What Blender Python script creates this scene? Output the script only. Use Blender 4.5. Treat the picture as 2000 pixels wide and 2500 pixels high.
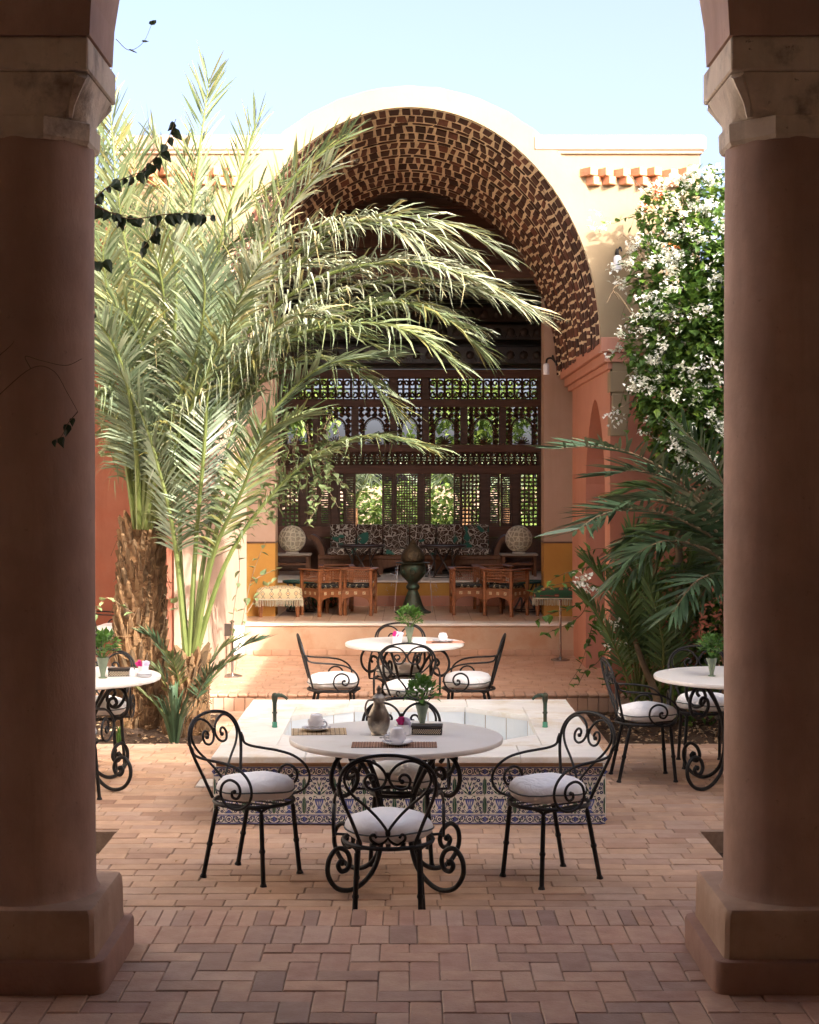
import bpy, bmesh, math, random
from mathutils import Vector, Matrix, Quaternion
R = math.radians
rng = random.Random(11)
scene = bpy.context.scene
for o in list(bpy.data.objects):
    bpy.data.objects.remove(o, do_unlink=True)

# ------------------------------------------------------------------ camera
H = 2.03                      # eye height above the courtyard paving
F = 3800.0                    # focal length in pixels of a 2000 px wide picture
cam_data = bpy.data.cameras.new('camera')
cam = bpy.data.objects.new('camera', cam_data)
scene.collection.objects.link(cam)
scene.camera = cam
cam.location = (0, 0, H)
cam.rotation_euler = (R(90), 0, 0)
cam_data.sensor_fit = 'HORIZONTAL'
cam_data.sensor_width = 36.0
cam_data.lens = 36.0 * F / 2000.0
cam_data.shift_y = -70.0 / 2000.0
cam_data.clip_start = 0.05
cam_data.clip_end = 3000.0

# ------------------------------------------------------------------ light
SUN_AZ = R(41)                # to the right of straight behind the camera
SUN_EL = R(31)
world = bpy.data.worlds.new('World')
scene.world = world
world.use_nodes = True
wn = world.node_tree
bg = wn.nodes['Background']
sky = wn.nodes.new('ShaderNodeTexSky')
sky.sky_type = 'NISHITA'
sky.sun_disc = False
sky.sun_elevation = SUN_EL
sky.sun_rotation = R(180) - SUN_AZ
sky.altitude = 400
sky.air_density = 0.34
sky.dust_density = 10.0
sky.ozone_density = 0.0
bg.inputs['Strength'].default_value = 0.15
wn.links.new(sky.outputs[0], bg.inputs['Color'])
sun_data = bpy.data.lights.new('sun', 'SUN')
sun_data.energy = 2.0
sun_data.angle = R(0.55)
sun_data.color = (1.0, 0.945, 0.86)
sun = bpy.data.objects.new('sun', sun_data)
scene.collection.objects.link(sun)
sd = Vector((-math.sin(SUN_AZ) * math.cos(SUN_EL), math.cos(SUN_AZ) * math.cos(SUN_EL), -math.sin(SUN_EL)))
sun.rotation_euler = sd.to_track_quat('-Z', 'Y').to_euler()
sun.location = (12, -14, 20)
scene.view_settings.view_transform = 'Standard'
scene.view_settings.look = 'None'
scene.view_settings.exposure = 2.6
scene.view_settings.gamma = 1.0
scene.view_settings.use_curve_mapping = False
scene.render.engine = 'CYCLES'
scene.cycles.use_denoising = True
scene.cycles.max_bounces = 8
scene.cycles.diffuse_bounces = 5
scene.cycles.transparent_max_bounces = 8
scene.cycles.sample_clamp_indirect = 8.0

# ------------------------------------------------------------------ helpers
def P(px, py, d):
    """the point at distance d that the photograph shows at pixel px, py"""
    return Vector(((px - 1000.0) * d / F, d, H + (1180.0 - py) * d / F))

MATS = {}
def newmat(name):
    m = bpy.data.materials.new(name)
    m.use_nodes = True
    MATS[name] = m
    nt = m.node_tree
    return m, nt, nt.nodes['Principled BSDF']

def ramp(nt, pts, fac):
    n = nt.nodes.new('ShaderNodeValToRGB')
    el = n.color_ramp.elements
    while len(el) < len(pts):
        el.new(0.5)
    for e, (p, c) in zip(el, pts):
        e.position = p
        e.color = (c[0], c[1], c[2], 1)
    nt.links.new(fac, n.inputs[0])
    return n.outputs[0]

def noise(nt, scale, detail=5, rough=0.55, vec=None, dist=0.0):
    n = nt.nodes.new('ShaderNodeTexNoise')
    n.inputs['Scale'].default_value = scale
    n.inputs['Detail'].default_value = detail
    n.inputs['Roughness'].default_value = rough
    n.inputs['Distortion'].default_value = dist
    if vec is not None:
        nt.links.new(vec, n.inputs['Vector'])
    return n.outputs['Fac']

def mixc(nt, fac, a, b, mode='MIX'):
    n = nt.nodes.new('ShaderNodeMix')
    n.data_type = 'RGBA'
    n.blend_type = mode
    for i, v in ((0, fac), (6, a), (7, b)):
        if hasattr(v, 'links') or hasattr(v, 'is_linked'):
            nt.links.new(v, n.inputs[i])
        elif i == 0:
            n.inputs[i].default_value = v
        else:
            n.inputs[i].default_value = (v[0], v[1], v[2], 1)
    return n.outputs[2]

def mathn(nt, op, a, b=None):
    n = nt.nodes.new('ShaderNodeMath')
    n.operation = op
    for i, v in enumerate((a, b)):
        if v is None:
            continue
        if isinstance(v, (int, float)):
            n.inputs[i].default_value = v
        else:
            nt.links.new(v, n.inputs[i])
    return n.outputs[0]

def mat(name, c1, c2=None, scale=6.0, rough=0.8, bump=0.0, bscale=None, metal=0.0, spec=0.3,
        c3=None, s3=1.3, t3=(0.55, 0.75), rnd=None, detail=6, trans=0.0, stretch=None, coat=0.0, rvar=0.0, bdist=0.01, streak=None, speck=None, crease=0.0):
    """c1/c2 mixed by noise, c3 stains, rnd = list of colours picked piece by piece and multiplied in"""
    m, nt, bs = newmat(name)
    geo = nt.nodes.new('ShaderNodeNewGeometry')
    vec = geo.outputs['Position']
    if stretch:
        mp = nt.nodes.new('ShaderNodeMapping')
        mp.inputs['Scale'].default_value = stretch
        nt.links.new(vec, mp.inputs['Vector'])
        vec = mp.outputs[0]
    n1 = noise(nt, scale, detail, 0.6, vec)
    if c2 is None:
        c2 = c1
    col = ramp(nt, [(0.32, c1), (0.68, c2)], n1)
    if rnd:
        oi = nt.nodes.new('ShaderNodeObjectInfo')
        at = nt.nodes.new('ShaderNodeAttribute')
        at.attribute_name = 'rnd'
        fr = mathn(nt, 'FRACT', mathn(nt, 'ADD', oi.outputs['Random'], at.outputs['Fac']))
        k = len(rnd)
        rc = ramp(nt, [(i / (k - 1), c) for i, c in enumerate(rnd)], fr)
        col = mixc(nt, 1.0, col, rc, 'MULTIPLY')
    if c3 is not None:
        n3 = noise(nt, s3, 7, 0.65, geo.outputs['Position'])
        mr = nt.nodes.new('ShaderNodeMapRange')
        mr.inputs[1].default_value, mr.inputs[2].default_value = t3
        nt.links.new(n3, mr.inputs[0])
        col = mixc(nt, mr.outputs[0], col, c3)
    if streak is not None:                    # vertical rain streaks and hand-trowelled patches
        mp2 = nt.nodes.new('ShaderNodeMapping'); mp2.inputs['Scale'].default_value = (7, 7, .55)
        nt.links.new(geo.outputs['Position'], mp2.inputs['Vector'])
        mr = nt.nodes.new('ShaderNodeMapRange'); mr.inputs[1].default_value, mr.inputs[2].default_value = .52, .82; mr.inputs[4].default_value = .7
        nt.links.new(noise(nt, 1.0, 8, .7, mp2.outputs[0]), mr.inputs[0])
        col = mixc(nt, mr.outputs[0], col, streak)
    if speck is not None:                     # small chips and dirt spots
        mr = nt.nodes.new('ShaderNodeMapRange'); mr.inputs[1].default_value, mr.inputs[2].default_value = .66, .72; mr.inputs[4].default_value = .8
        nt.links.new(noise(nt, 26, 4, .7, geo.outputs['Position']), mr.inputs[0])
        col = mixc(nt, mr.outputs[0], col, speck)
    nt.links.new(col, bs.inputs['Base Color'])
    bs.inputs['Roughness'].default_value = rough
    if rvar:
        mr = nt.nodes.new('ShaderNodeMapRange')
        mr.inputs[3].default_value, mr.inputs[4].default_value = rough - rvar, rough + rvar
        nt.links.new(n1, mr.inputs[0])
        nt.links.new(mr.outputs[0], bs.inputs['Roughness'])
    bs.inputs['Metallic'].default_value = metal
    bs.inputs['Specular IOR Level'].default_value = spec
    if coat:
        bs.inputs['Coat Weight'].default_value = coat
        bs.inputs['Coat Roughness'].default_value = 0.15
    if bump:
        b = nt.nodes.new('ShaderNodeBump')
        b.inputs['Strength'].default_value = bump
        b.inputs['Distance'].default_value = bdist
        hgt = noise(nt, bscale or scale * 6, 6, 0.6, vec)
        if crease:
            r1 = mathn(nt, 'ABSOLUTE', mathn(nt, 'SUBTRACT', noise(nt, crease, 3, .5, vec, 1.2), .5))
            hgt = mathn(nt, 'ADD', mathn(nt, 'MULTIPLY', mathn(nt, 'MINIMUM', r1, .12), 6.0), mathn(nt, 'MULTIPLY', hgt, .25))
        nt.links.new(hgt, b.inputs['Height'])
        nt.links.new(b.outputs[0], bs.inputs['Normal'])
    if trans:
        tr = nt.nodes.new('ShaderNodeBsdfTranslucent')
        tc = mixc(nt, 1.0, col, (1.0, 1.0, 0.82), 'MULTIPLY')
        nt.links.new(tc, tr.inputs[0])
        mx = nt.nodes.new('ShaderNodeMixShader')
        mx.inputs[0].default_value = trans
        nt.links.new(bs.outputs[0], mx.inputs[1])
        nt.links.new(tr.outputs[0], mx.inputs[2])
        nt.links.new(mx.outputs[0], nt.nodes['Material Output'].inputs[0])
    return m

def catmull(pts, n=6, closed=False):
    pts = [Vector(p) for p in pts]
    m = len(pts)
    out = []
    segs = m if closed else m - 1
    for i in range(segs):
        if closed:
            p0, p1, p2, p3 = pts[(i - 1) % m], pts[i], pts[(i + 1) % m], pts[(i + 2) % m]
        else:
            p0 = pts[i - 1] if i > 0 else pts[0] * 2 - pts[1]
            p1, p2 = pts[i], pts[i + 1]
            p3 = pts[i + 2] if i + 2 < m else pts[-1] * 2 - pts[-2]
        for k in range(n):
            t = k / n
            out.append(0.5 * ((2 * p1) + (p2 - p0) * t + (2 * p0 - 5 * p1 + 4 * p2 - p3) * t * t + (3 * p1 - p0 - 3 * p2 + p3) * t ** 3))
    if not closed:
        out.append(pts[-1].copy())
    return out

class MB:
    """collects geometry; build() links it as one mesh object"""
    def __init__(s):
        s.v, s.f, s.mi, s.rnd = [], [], [], []
        s.cur = 0
    def face(s, idx):
        s.f.append(tuple(idx)); s.mi.append(s.cur)
    def poly(s, pts):
        k = len(s.v)
        s.v.extend(tuple(p) for p in pts)
        s.face(range(k, k + len(pts)))
    def box(s, x0, x1, y0, y1, z0, z1, M=None):
        k = len(s.v)
        pts = [Vector((x, y, z)) for z in (z0, z1) for y in (y0, y1) for x in (x0, x1)]
        if M is not None:
            pts = [M @ p for p in pts]
        s.v.extend(tuple(p) for p in pts)
        for q in ((0, 2, 3, 1), (4, 5, 7, 6), (0, 1, 5, 4), (2, 6, 7, 3), (0, 4, 6, 2), (1, 3, 7, 5)):
            s.face([k + i for i in q])
    def cbox(s, x0, x1, y0, y1, z0, z1, b=0.01, M=None):
        """box with chamfered edges"""
        b = min(b, abs(x1 - x0) * .45, abs(y1 - y0) * .45, abs(z1 - z0) * .45)
        k = len(s.v)
        lo, hi = (x0, y0, z0), (x1, y1, z1)
        def vid(cx, cy, cz, ax):
            return k + ((cx * 2 + cy) * 2 + cz) * 3 + ax
        for cx in (0, 1):
            for cy in (0, 1):
                for cz in (0, 1):
                    c = (cx, cy, cz)
                    for ax in range(3):
                        p = []
                        for a in range(3):
                            e = hi[a] if c[a] else lo[a]
                            if a != ax:
                                e += -b if c[a] else b
                            p.append(e)
                        p = Vector(p)
                        s.v.append(tuple(M @ p if M is not None else p))
        def fix(q, c):
            a, b_, d = (Vector(s.v[q[i]]) for i in range(3))
            n = (b_ - a).cross(d - a)
            ctr = (Vector((x0 + x1, y0 + y1, z0 + z1)) / 2)
            if M is not None:
                ctr = M @ ctr
            mid = sum((Vector(s.v[i]) for i in q), Vector()) / len(q)
            if n.dot(mid - ctr) < 0:
                q = q[::-1]
            s.face(q)
        for ax in range(3):
            u, w = [a for a in range(3) if a != ax]
            for side in (0, 1):
                q = []
                for cu, cw in ((0, 0), (1, 0), (1, 1), (0, 1)):
                    c = [0, 0, 0]; c[ax] = side; c[u] = cu; c[w] = cw
                    q.append(vid(*c, ax))
                fix(q, None)
            for cu in (0, 1):
                for cw in (0, 1):
                    q = []
                    for side, axx in ((0, u), (1, u), (1, w), (0, w)):
                        c = [0, 0, 0]; c[ax] = side; c[u] = cu; c[w] = cw
                        q.append(vid(*c, axx))
                    fix(q, None)
        for cx in (0, 1):
            for cy in (0, 1):
                for cz in (0, 1):
                    fix([vid(cx, cy, cz, a) for a in range(3)], None)
    def tube(s, pts, r, n=8, cap=True, closed=False, flat=1.0):
        pts = [Vector(p) for p in pts]
        m = len(pts)
        rad = r if callable(r) else (lambda t: r)
        k = len(s.v)
        tang = []
        for i in range(m):
            if closed:
                t = pts[(i + 1) % m] - pts[(i - 1) % m]
            else:
                t = pts[min(i + 1, m - 1)] - pts[max(i - 1, 0)]
            tang.append(t.normalized() if t.length > 1e-9 else Vector((0, 0, 1)))
        ref = Vector((0, 0, 1)) if abs(tang[0].z) < 0.9 else Vector((1, 0, 0))
        u = tang[0].cross(ref).normalized()
        for i in range(m):
            u = (u - tang[i] * u.dot(tang[i]))
            u = u.normalized() if u.length > 1e-6 else tang[i].orthogonal().normalized()
            w = tang[i].cross(u)
            rr = rad(i / max(m - 1, 1))
            for j in range(n):
                a = 2 * math.pi * j / n
                s.v.append(tuple(pts[i] + (u * math.cos(a) + w * math.sin(a) * flat) * rr))
        for i in range(m if closed else m - 1):
            for j in range(n):
                a, b = i * n + j, i * n + (j + 1) % n
                c, d = ((i + 1) % m) * n + (j + 1) % n, ((i + 1) % m) * n + j
                s.face((k + a, k + b, k + c, k + d))
        if cap and not closed:
            s.face([k + j for j in range(n)][::-1])
            s.face([k + (m - 1) * n + j for j in range(n)])
    def lathe(s, prof, n=24, c=(0, 0, 0), M=None, cap=True, fn=None):
        k = len(s.v)
        for (r, z) in prof:
            for j in range(n):
                a = 2 * math.pi * j / n
                rr = r if fn is None else r * fn(a, z)
                p = Vector((c[0] + rr * math.cos(a), c[1] + rr * math.sin(a), c[2] + z))
                s.v.append(tuple(M @ p if M is not None else p))
        m = len(prof)
        for i in range(m - 1):
            for j in range(n):
                s.face((k + i * n + j, k + i * n + (j + 1) % n, k + (i + 1) * n + (j + 1) % n, k + (i + 1) * n + j))
        if cap:
            s.face([k + j for j in range(n)][::-1])
            s.face([k + (m - 1) * n + j for j in range(n)])
    def loft(s, rings, cap=True, closed=True):
        k = len(s.v)
        n = len(rings[0])
        for r in rings:
            s.v.extend(tuple(p) for p in r)
        for i in range(len(rings) - 1):
            for j in range(n if closed else n - 1):
                s.face((k + i * n + j, k + i * n + (j + 1) % n, k + (i + 1) * n + (j + 1) % n, k + (i + 1) * n + j))
        if cap:
            s.face([k + j for j in range(n)][::-1])
            s.face([k + (len(rings) - 1) * n + j for j in range(n)])
    def add(s, other, M):
        k = len(s.v)
        s.v.extend(tuple(M @ Vector(p)) for p in other.v)
        s.f.extend(tuple(k + i for i in f) for f in other.f)
        s.mi.extend(other.mi)
    def mesh(s, name, mats, smooth=None, rnd=None):
        me = bpy.data.meshes.new(name)
        me.from_pydata(s.v, [], s.f)
        if not isinstance(mats, (list, tuple)):
            mats = [mats]
        for m in mats:
            me.materials.append(MATS[m] if isinstance(m, str) else m)
        if len(mats) > 1:
            me.polygons.foreach_set('material_index', s.mi)
        if rnd is not None:
            at = me.attributes.new('rnd', 'FLOAT', 'FACE')
            at.data.foreach_set('value', rnd)
        if smooth is not None:
            me.shade_smooth()
            me.set_sharp_from_angle(angle=R(smooth))
        me.update()
        return me
    def build(s, name, mats, parent=None, smooth=None, rnd=None, **kw):
        return obj(name, s.mesh(name, mats, smooth, rnd), parent, **kw)

def obj(name, data, parent=None, loc=None, rot=None, scale=None, label=None, cat=None, group=None, kind=None):
    o = bpy.data.objects.new(name, data)
    scene.collection.objects.link(o)
    if parent is not None:
        o.parent = parent
    if loc is not None:
        o.location = loc
    if rot is not None:
        o.rotation_euler = rot
    if scale is not None:
        o.scale = scale
    return tag(o, label, cat, group, kind)

def tag(o, label=None, cat=None, group=None, kind=None):
    if label: o['label'] = label
    if cat: o['category'] = cat
    if group: o['group'] = group
    if kind: o['kind'] = kind
    return o

def empty(name, loc=(0, 0, 0), rz=0.0, label=None, cat=None, group=None, kind=None):
    o = obj(name, None, None, loc, (0, 0, rz))
    o.empty_display_size = 0.1
    return tag(o, label, cat, group, kind)

KIDS = {}
def copy_tree(root, loc, rz=0.0, label=None, group=None, scale=None):
    def cp(o, parent):
        c = o.copy()
        scene.collection.objects.link(c)
        c.parent = parent
        for ch in list(o.children):
            cp(ch, c)
        return c
    c = cp(root, None)
    c.location = loc
    c.rotation_euler = (0, 0, rz)
    if scale: c.scale = (scale, scale, scale)
    if label: c['label'] = label
    if group: c['group'] = group
    return c

def sheet(mb, x0, x1, y0, y1, z, holes=()):
    """a horizontal sheet with rectangular holes"""
    xs = sorted({x0, x1, *[min(max(h[i], x0), x1) for h in holes for i in (0, 1)]})
    ys = sorted({y0, y1, *[min(max(h[i], y0), y1) for h in holes for i in (2, 3)]})
    for i in range(len(xs) - 1):
        for j in range(len(ys) - 1):
            cx, cy = (xs[i] + xs[i + 1]) / 2, (ys[j] + ys[j + 1]) / 2
            if any(h[0] < cx < h[1] and h[2] < cy < h[3] for h in holes):
                continue
            mb.poly([(xs[i], ys[j], z), (xs[i + 1], ys[j], z), (xs[i + 1], ys[j + 1], z), (xs[i], ys[j + 1], z)])

def inside(x, y, holes, pad=0.0):
    return any(h[0] - pad < x < h[1] + pad and h[2] - pad < y < h[3] + pad for h in holes)
# ------------------------------------------------------------------ materials
mat('paver_court', (.60, .43, .32), (.50, .34, .245), 9, .62, .25, 60, rnd=[(.74, .66, .62), (1, .97, .92), (.9, .8, .7), (1.08, 1.0, .9), (.68, .58, .54), (1, 1, 1), (.86, .8, .78)], speck=(.30, .19, .12),
    c3=(.36, .235, .155), s3=1.3, t3=(.48, .74), spec=.35)
mat('paver_arcade', (.56, .385, .285), (.45, .285, .205), 11, .5, .3, 70, rnd=[(.62, .58, .58), (1.02, .95, .88), (.82, .72, .70), (1.08, .97, .86), (.6, .55, .56), (1, 1, 1), (.9, .8, .68)], speck=(.26, .17, .12),
    c3=(.38, .24, .18), s3=2.2, t3=(.55, .8), spec=.4, rvar=.12)
mat('paver_terrace', (.53, .35, .25), (.44, .28, .195), 6, .7, .2, 50, rnd=[(.86, .8, .76), (1, .97, .92), (.92, .84, .78), (1, 1, 1)], c3=(.66, .40, .25), s3=.8, t3=(.55, .8))
mat('mortar_floor', (.40, .28, .20), (.30, .20, .14), 30, .9, .4, 90)
mat('plaster_rose', (.52, .345, .265), (.38, .24, .18), 3.0, .8, .4, 14, c3=(.31, .195, .15), s3=1.5, t3=(.45, .75), stretch=(1, 1, .5), streak=(.29, .185, .145), speck=(.27, .17, .135), bdist=.012)
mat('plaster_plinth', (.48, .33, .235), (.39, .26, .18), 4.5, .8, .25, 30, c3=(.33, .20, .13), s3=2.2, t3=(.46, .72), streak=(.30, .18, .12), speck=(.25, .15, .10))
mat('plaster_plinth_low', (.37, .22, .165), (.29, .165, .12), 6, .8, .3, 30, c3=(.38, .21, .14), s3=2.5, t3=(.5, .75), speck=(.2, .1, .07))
mat('stone_capital', (.72, .61, .48), (.58, .47, .36), 7, .85, .35, 45, c3=(.17, .13, .10), s3=5.0, t3=(.52, .72), streak=(.34, .27, .2), speck=(.14, .11, .085))
mat('plaster_cream', (.285, .218, .135), (.255, .19, .113), 1.6, .9, .25, 12, streak=(.235, .165, .10), c3=(.265, .185, .115), s3=.9, t3=(.55, .9))
mat('plaster_pink', (.46, .325, .25), (.41, .28, .205), 1.8, .9, .25, 12, streak=(.36, .235, .165), c3=(.40, .24, .165), s3=1.2, t3=(.55, .85))
mat('plaster_red', (.38, .15, .095), (.32, .12, .075), 2.5, .85, .25, 12, streak=(.28, .095, .055), c3=(.36, .10, .05), s3=1.3, t3=(.5, .85))
mat('plaster_orange', (.48, .235, .165), (.42, .20, .14), 2.0, .85, .25, 12, streak=(.42, .165, .10), c3=(.46, .16, .085), s3=1.3, t3=(.55, .85))
mat('plaster_yellow', (.46, .245, .055), (.40, .20, .045), 3.0, .8, .1, 40)
mat('plaster_ochre', (.54, .39, .27), (.46, .31, .205), 2.2, .9, .2, 45, c3=(.42, .21, .11), s3=1.9, t3=(.5, .72), stretch=(1, 1, .7))
mat('vault_brick', (.105, .056, .042), (.065, .034, .027), 14, .8, .5, 60, rnd=[(.5, .46, .46), (1.1, 1, .95), (.75, .7, .68), (2.0, 1.6, 1.35), (.6, .56, .56), (1.3, 1.1, 1.0)])
mat('vault_mortar', (.84, .73, .52), (.70, .58, .39), 9, .9, .7, 30, c3=(.16, .09, .055), s3=7.0, t3=(.60, .68), bdist=.02)
mat('dentil_brick', (.62, .30, .17), (.52, .23, .12), 12, .85, .4, 60)
mat('wood_tymp', (.10, .042, .025), (.06, .025, .016), 5, .55, .25, 40, stretch=(.6, 6, 6))
mat('wood_dark', (.13, .062, .038), (.08, .037, .023), 5, .48, .25, 40, stretch=(1, 1, 6), spec=.45)
mat('wood_beam', (.18, .075, .042), (.11, .042, .024), 5, .5, .25, 40, stretch=(.6, 6, 6), spec=.45)
mat('wood_black', (.055, .036, .028), (.032, .022, .018), 8, .35, .3, 40, spec=.5)
mat('wood_chair', (.27, .10, .035), (.17, .06, .022), 7, .42, .15, 60, stretch=(1, 1, 5), spec=.5)
mat('wood_side', (.20, .085, .035), (.13, .05, .022), 7, .45, .15, 60, stretch=(6, 1, 1), spec=.5)
mat('marble_edge', (.80, .76, .70), (.70, .64, .56), 6, .4, spec=.5)
mat('marble_slab', (.80, .79, .75), (.67, .65, .61), 3.5, .35, .08, 30, c3=(.56, .45, .28), s3=3.4, t3=(.5, .74), spec=.5, rvar=.1, speck=(.42, .36, .27))
mat('marble_pool', (.74, .78, .80), (.64, .69, .73), 4, .3, c3=(.5, .55, .58), s3=3, t3=(.55, .85), spec=.5)
mat('soil', (.085, .05, .03), (.05, .03, .02), 18, .95, .8, 40, c3=(.12, .08, .05), s3=6, bdist=.03)
mat('gravel', (.17, .12, .085), (.10, .07, .05), 25, .95, .6, 60)
mat('earth', (.30, .20, .13), (.24, .16, .10), .6, .95)
mat('iron', (.009, .010, .012), (.018, .016, .015), 30, .5, .25, 60, spec=.3, c3=(.05, .028, .018), s3=16, t3=(.64, .76))
mat('ceiling_white', (.78, .70, .60), (.72, .64, .54), 2, .9)  # kept pale so the unseen arcade ceiling and walls bounce light onto the columns
mat('cushion', (.86, .855, .85), (.83, .825, .82), 5, .9, .32, 8, bdist=.02, crease=6, c3=(.74, .71, .68), s3=5, t3=(.58, .85))
mat('piping', (.10, .12, .13))

# ------------------------------------------------------------------ ground
mb = MB(); sheet(mb, -600, 600, -300, 1500, -.45)
mb.build('ground', 'earth', kind='structure')

BRICKS = {}
def brick_mesh(key, lx, ly, lz, m, b=.006):
    if key not in BRICKS:
        q = MB(); q.cbox(-lx / 2, lx / 2, -ly / 2, ly / 2, -lz, 0, b)
        BRICKS[key] = q.mesh('brick', m)
    return BRICKS[key]

def stuff_boxes(boxes, name, m, parent, b=.005):
    """many small boxes joined into one part; each box = (x0,x1,y0,y1,z0,z1)"""
    q = MB(); rn = []
    for bx in boxes:
        q.cbox(*bx, b)
        rn.extend([rng.random()] * 26)
    return q.build(name, m, parent, rnd=rn, kind='stuff')

# ------------------------------------------------------------------ courtyard paving
ZF = .16                                     # arcade floor
YE = 6.83                                    # its edge
ZT, YT = .154, 13.87                         # terrace
PITS = [(-2.75, -1.71, 8.40, 9.10), (1.70, 2.75, 8.40, 9.10)]
BEDS = [(-4.6, -1.64, 12.13, 13.87), (1.56, 4.6, 12.13, 13.87)]
FX, FY0, FY1 = 1.165, 9.27, 11.62
FHOLE = [(-FX + .03, FX - .03, FY0 + .03, FY1 - .03)]
court = empty('courtyard_floor', kind='structure')
mb = MB(); sheet(mb, -4.6, 4.6, YE - .2, YT + .1, -.007, PITS + BEDS)
for h in PITS:                               # sides of the planting pits
    x0, x1, y0, y1 = h
    for a, b_ in (((x0, y0), (x1, y0)), ((x1, y0), (x1, y1)), ((x1, y1), (x0, y1)), ((x0, y1), (x0, y0))):
        mb.poly([(*a, -.007), (*b_, -.007), (*b_, -.3), (*a, -.3)])
mb.build('mortar_bed', 'mortar_floor', court)
cands = []
y = YE + .03
row = 0
DRAIN = [(-1.44, -1.25, 10.42, 10.68)]
while y < YT:
    hgt = rng.choice([.112, .118, .122, .128])
    x = -4.6 + rng.random() * .2
    while x < 4.6:
        L = rng.choice([.205, .225, .235, .245, .25, .26])
        cx, cy = x + L / 2, y + hgt / 2
        bx0, bx1, by0, by1 = x, x + L, y, y + hgt
        for h in PITS + BEDS + FHOLE + DRAIN:     # bricks are cut where they meet a bed or a pit
            if bx1 > h[0] and bx0 < h[1] and by1 > h[2] and by0 < h[3]:
                if h[2] <= cy <= h[3]:
                    if h[0] <= cx <= h[1] and bx0 >= h[0] and bx1 <= h[1]: bx1 = bx0
                    elif cx < (h[0] + h[1]) / 2: bx1 = min(bx1, h[0])
                    else: bx0 = max(bx0, h[1])
                elif cy < h[2]: by1 = min(by1, h[2])
                else: by0 = max(by0, h[3])
        if bx1 - bx0 > .035 and by1 - by0 > .025:
            cands.append(((bx0 + bx1) / 2, (by0 + by1) / 2, bx1 - bx0, by1 - by0))
        x += L
    y += hgt
def vis_court(c):
    px = abs(c[0]) * F / c[1]
    return px < 775 and c[1] > 7.35 and not (abs(c[0]) < FX and c[1] > FY0)
near = sorted([c for c in cands if vis_court(c)], key=lambda c: c[1])[:300]
ns = set(near)
bm_ = brick_mesh('court', .232, .113, .05, 'paver_court', .004)
for (cx, cy, L, hg) in near:
    obj('brick', bm_, court, (cx, cy, rng.uniform(-.004, .002)), (rng.uniform(-.014, .014), rng.uniform(-.010, .010), rng.uniform(-.01, .01)),
        ((L - .004) / .232, (hg - .004) / .113, 1))
stuff_boxes([(cx - L / 2 + .003, cx + L / 2 - .003, cy - hg / 2 + .003, cy + hg / 2 - .003, -.05, rng.uniform(-.002, .002)) for (cx, cy, L, hg) in cands if (cx, cy, L, hg) not in ns],
            'far_bricks', 'paver_court', court)
# marble drain plate
mb = MB(); mb.cbox(-1.435, -1.26, 10.43, 10.67, -.05, .004, .004)
mb.build('drain_plate', 'marble_edge', label='white marble drain plate let into paving left of fountain', cat='drain plate')
# earth in beds and pits
def bumpy(name, x0, x1, y0, y1, z, amp, m, n=26):
    q = MB()
    nx, ny = max(4, int((x1 - x0) * n / 2)), max(4, int((y1 - y0) * n / 2))
    for j in range(ny + 1):
        for i in range(nx + 1):
            e = 0 if i in (0, nx) or j in (0, ny) else 1
            q.v.append((x0 + (x1 - x0) * i / nx, y0 + (y1 - y0) * j / ny, z + e * rng.uniform(-amp, amp)))
    for j in range(ny):
        for i in range(nx):
            k = j * (nx + 1) + i
            q.face((k, k + 1, k + nx + 2, k + nx + 1))
    return q.build(name, m, smooth=60, kind='structure')
for h in BEDS:
    bumpy('soil_bed', *h, -.03, .02, 'soil')
for h in PITS:
    bumpy('soil_pit', *h, -.13, .025, 'soil')

# ------------------------------------------------------------------ arcade floor
arc = empty('arcade_floor', kind='structure')
mb = MB(); mb.box(-7, 7, -3, YE - .006, -.3, ZF - .008)
mb.build('mortar_bed', 'mortar_floor', arc)
W = .117
pl = [(-1.8, -1.09, 5.60, 6.34), (1.09, 1.8, 5.60, 6.34)]
def vis_arc(x, y):
    return y > 5.2 and abs(x) * F / y < 1040 and not inside(x, y, pl, -.05)
A = []                                       # (cx, cy, lx, ly)
x = -3.6
while x < 3.6:                               # bricks on edge along the step
    w = rng.choice([.062, .066, .07, .075])
    A.append((x + w / 2, YE - .125, w, .25, 1)); x += w
x = -3.6
while x < 3.6:                               # a soldier course behind it
    w = rng.choice([.115, .122, .13])
    A.append((x + w / 2, YE - .25 - .13, w, .26, 2)); x += w
YH = YE - .51
for j in range(0, 30):
    for i in range(-32, 32):
        m4 = (i + j) % 4
        y1 = YH - j * W
        if m4 == 0:
            A.append(((i + 1) * W, y1 - W / 2, 2 * W, W, 3))
        elif m4 == 2:
            A.append(((i + .5) * W, y1 - W, W, 2 * W, 3))
        elif m4 == 3 and j == 0:
            A.append(((i + .5) * W, y1 - W / 2, W, W, 3))
A.sort(key=lambda a: -a[1])
A = [a for a in A if a[1] > -2.9]
vis = sorted([a for a in A if vis_arc(a[0], a[1])], key=lambda a: a[1])[:300]
vs = set(vis)
bma = brick_mesh('arc', .12, .25, .06, 'paver_arcade', .0035)
for (cx, cy, lx, ly, t) in vis:
    if lx > ly:
        rz, sx, sy = R(90), (ly - .0035) / .12, (lx - .0035) / .25
    else:
        rz, sx, sy = 0, (lx - .0035) / .12, (ly - .0035) / .25
    obj('brick', bma, arc, (cx, cy, ZF + rng.uniform(-.003, .0018)), (rng.uniform(-.010, .010), rng.uniform(-.010, .010), rz + rng.uniform(-.012, .012)), (sx, sy, 1))
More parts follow.
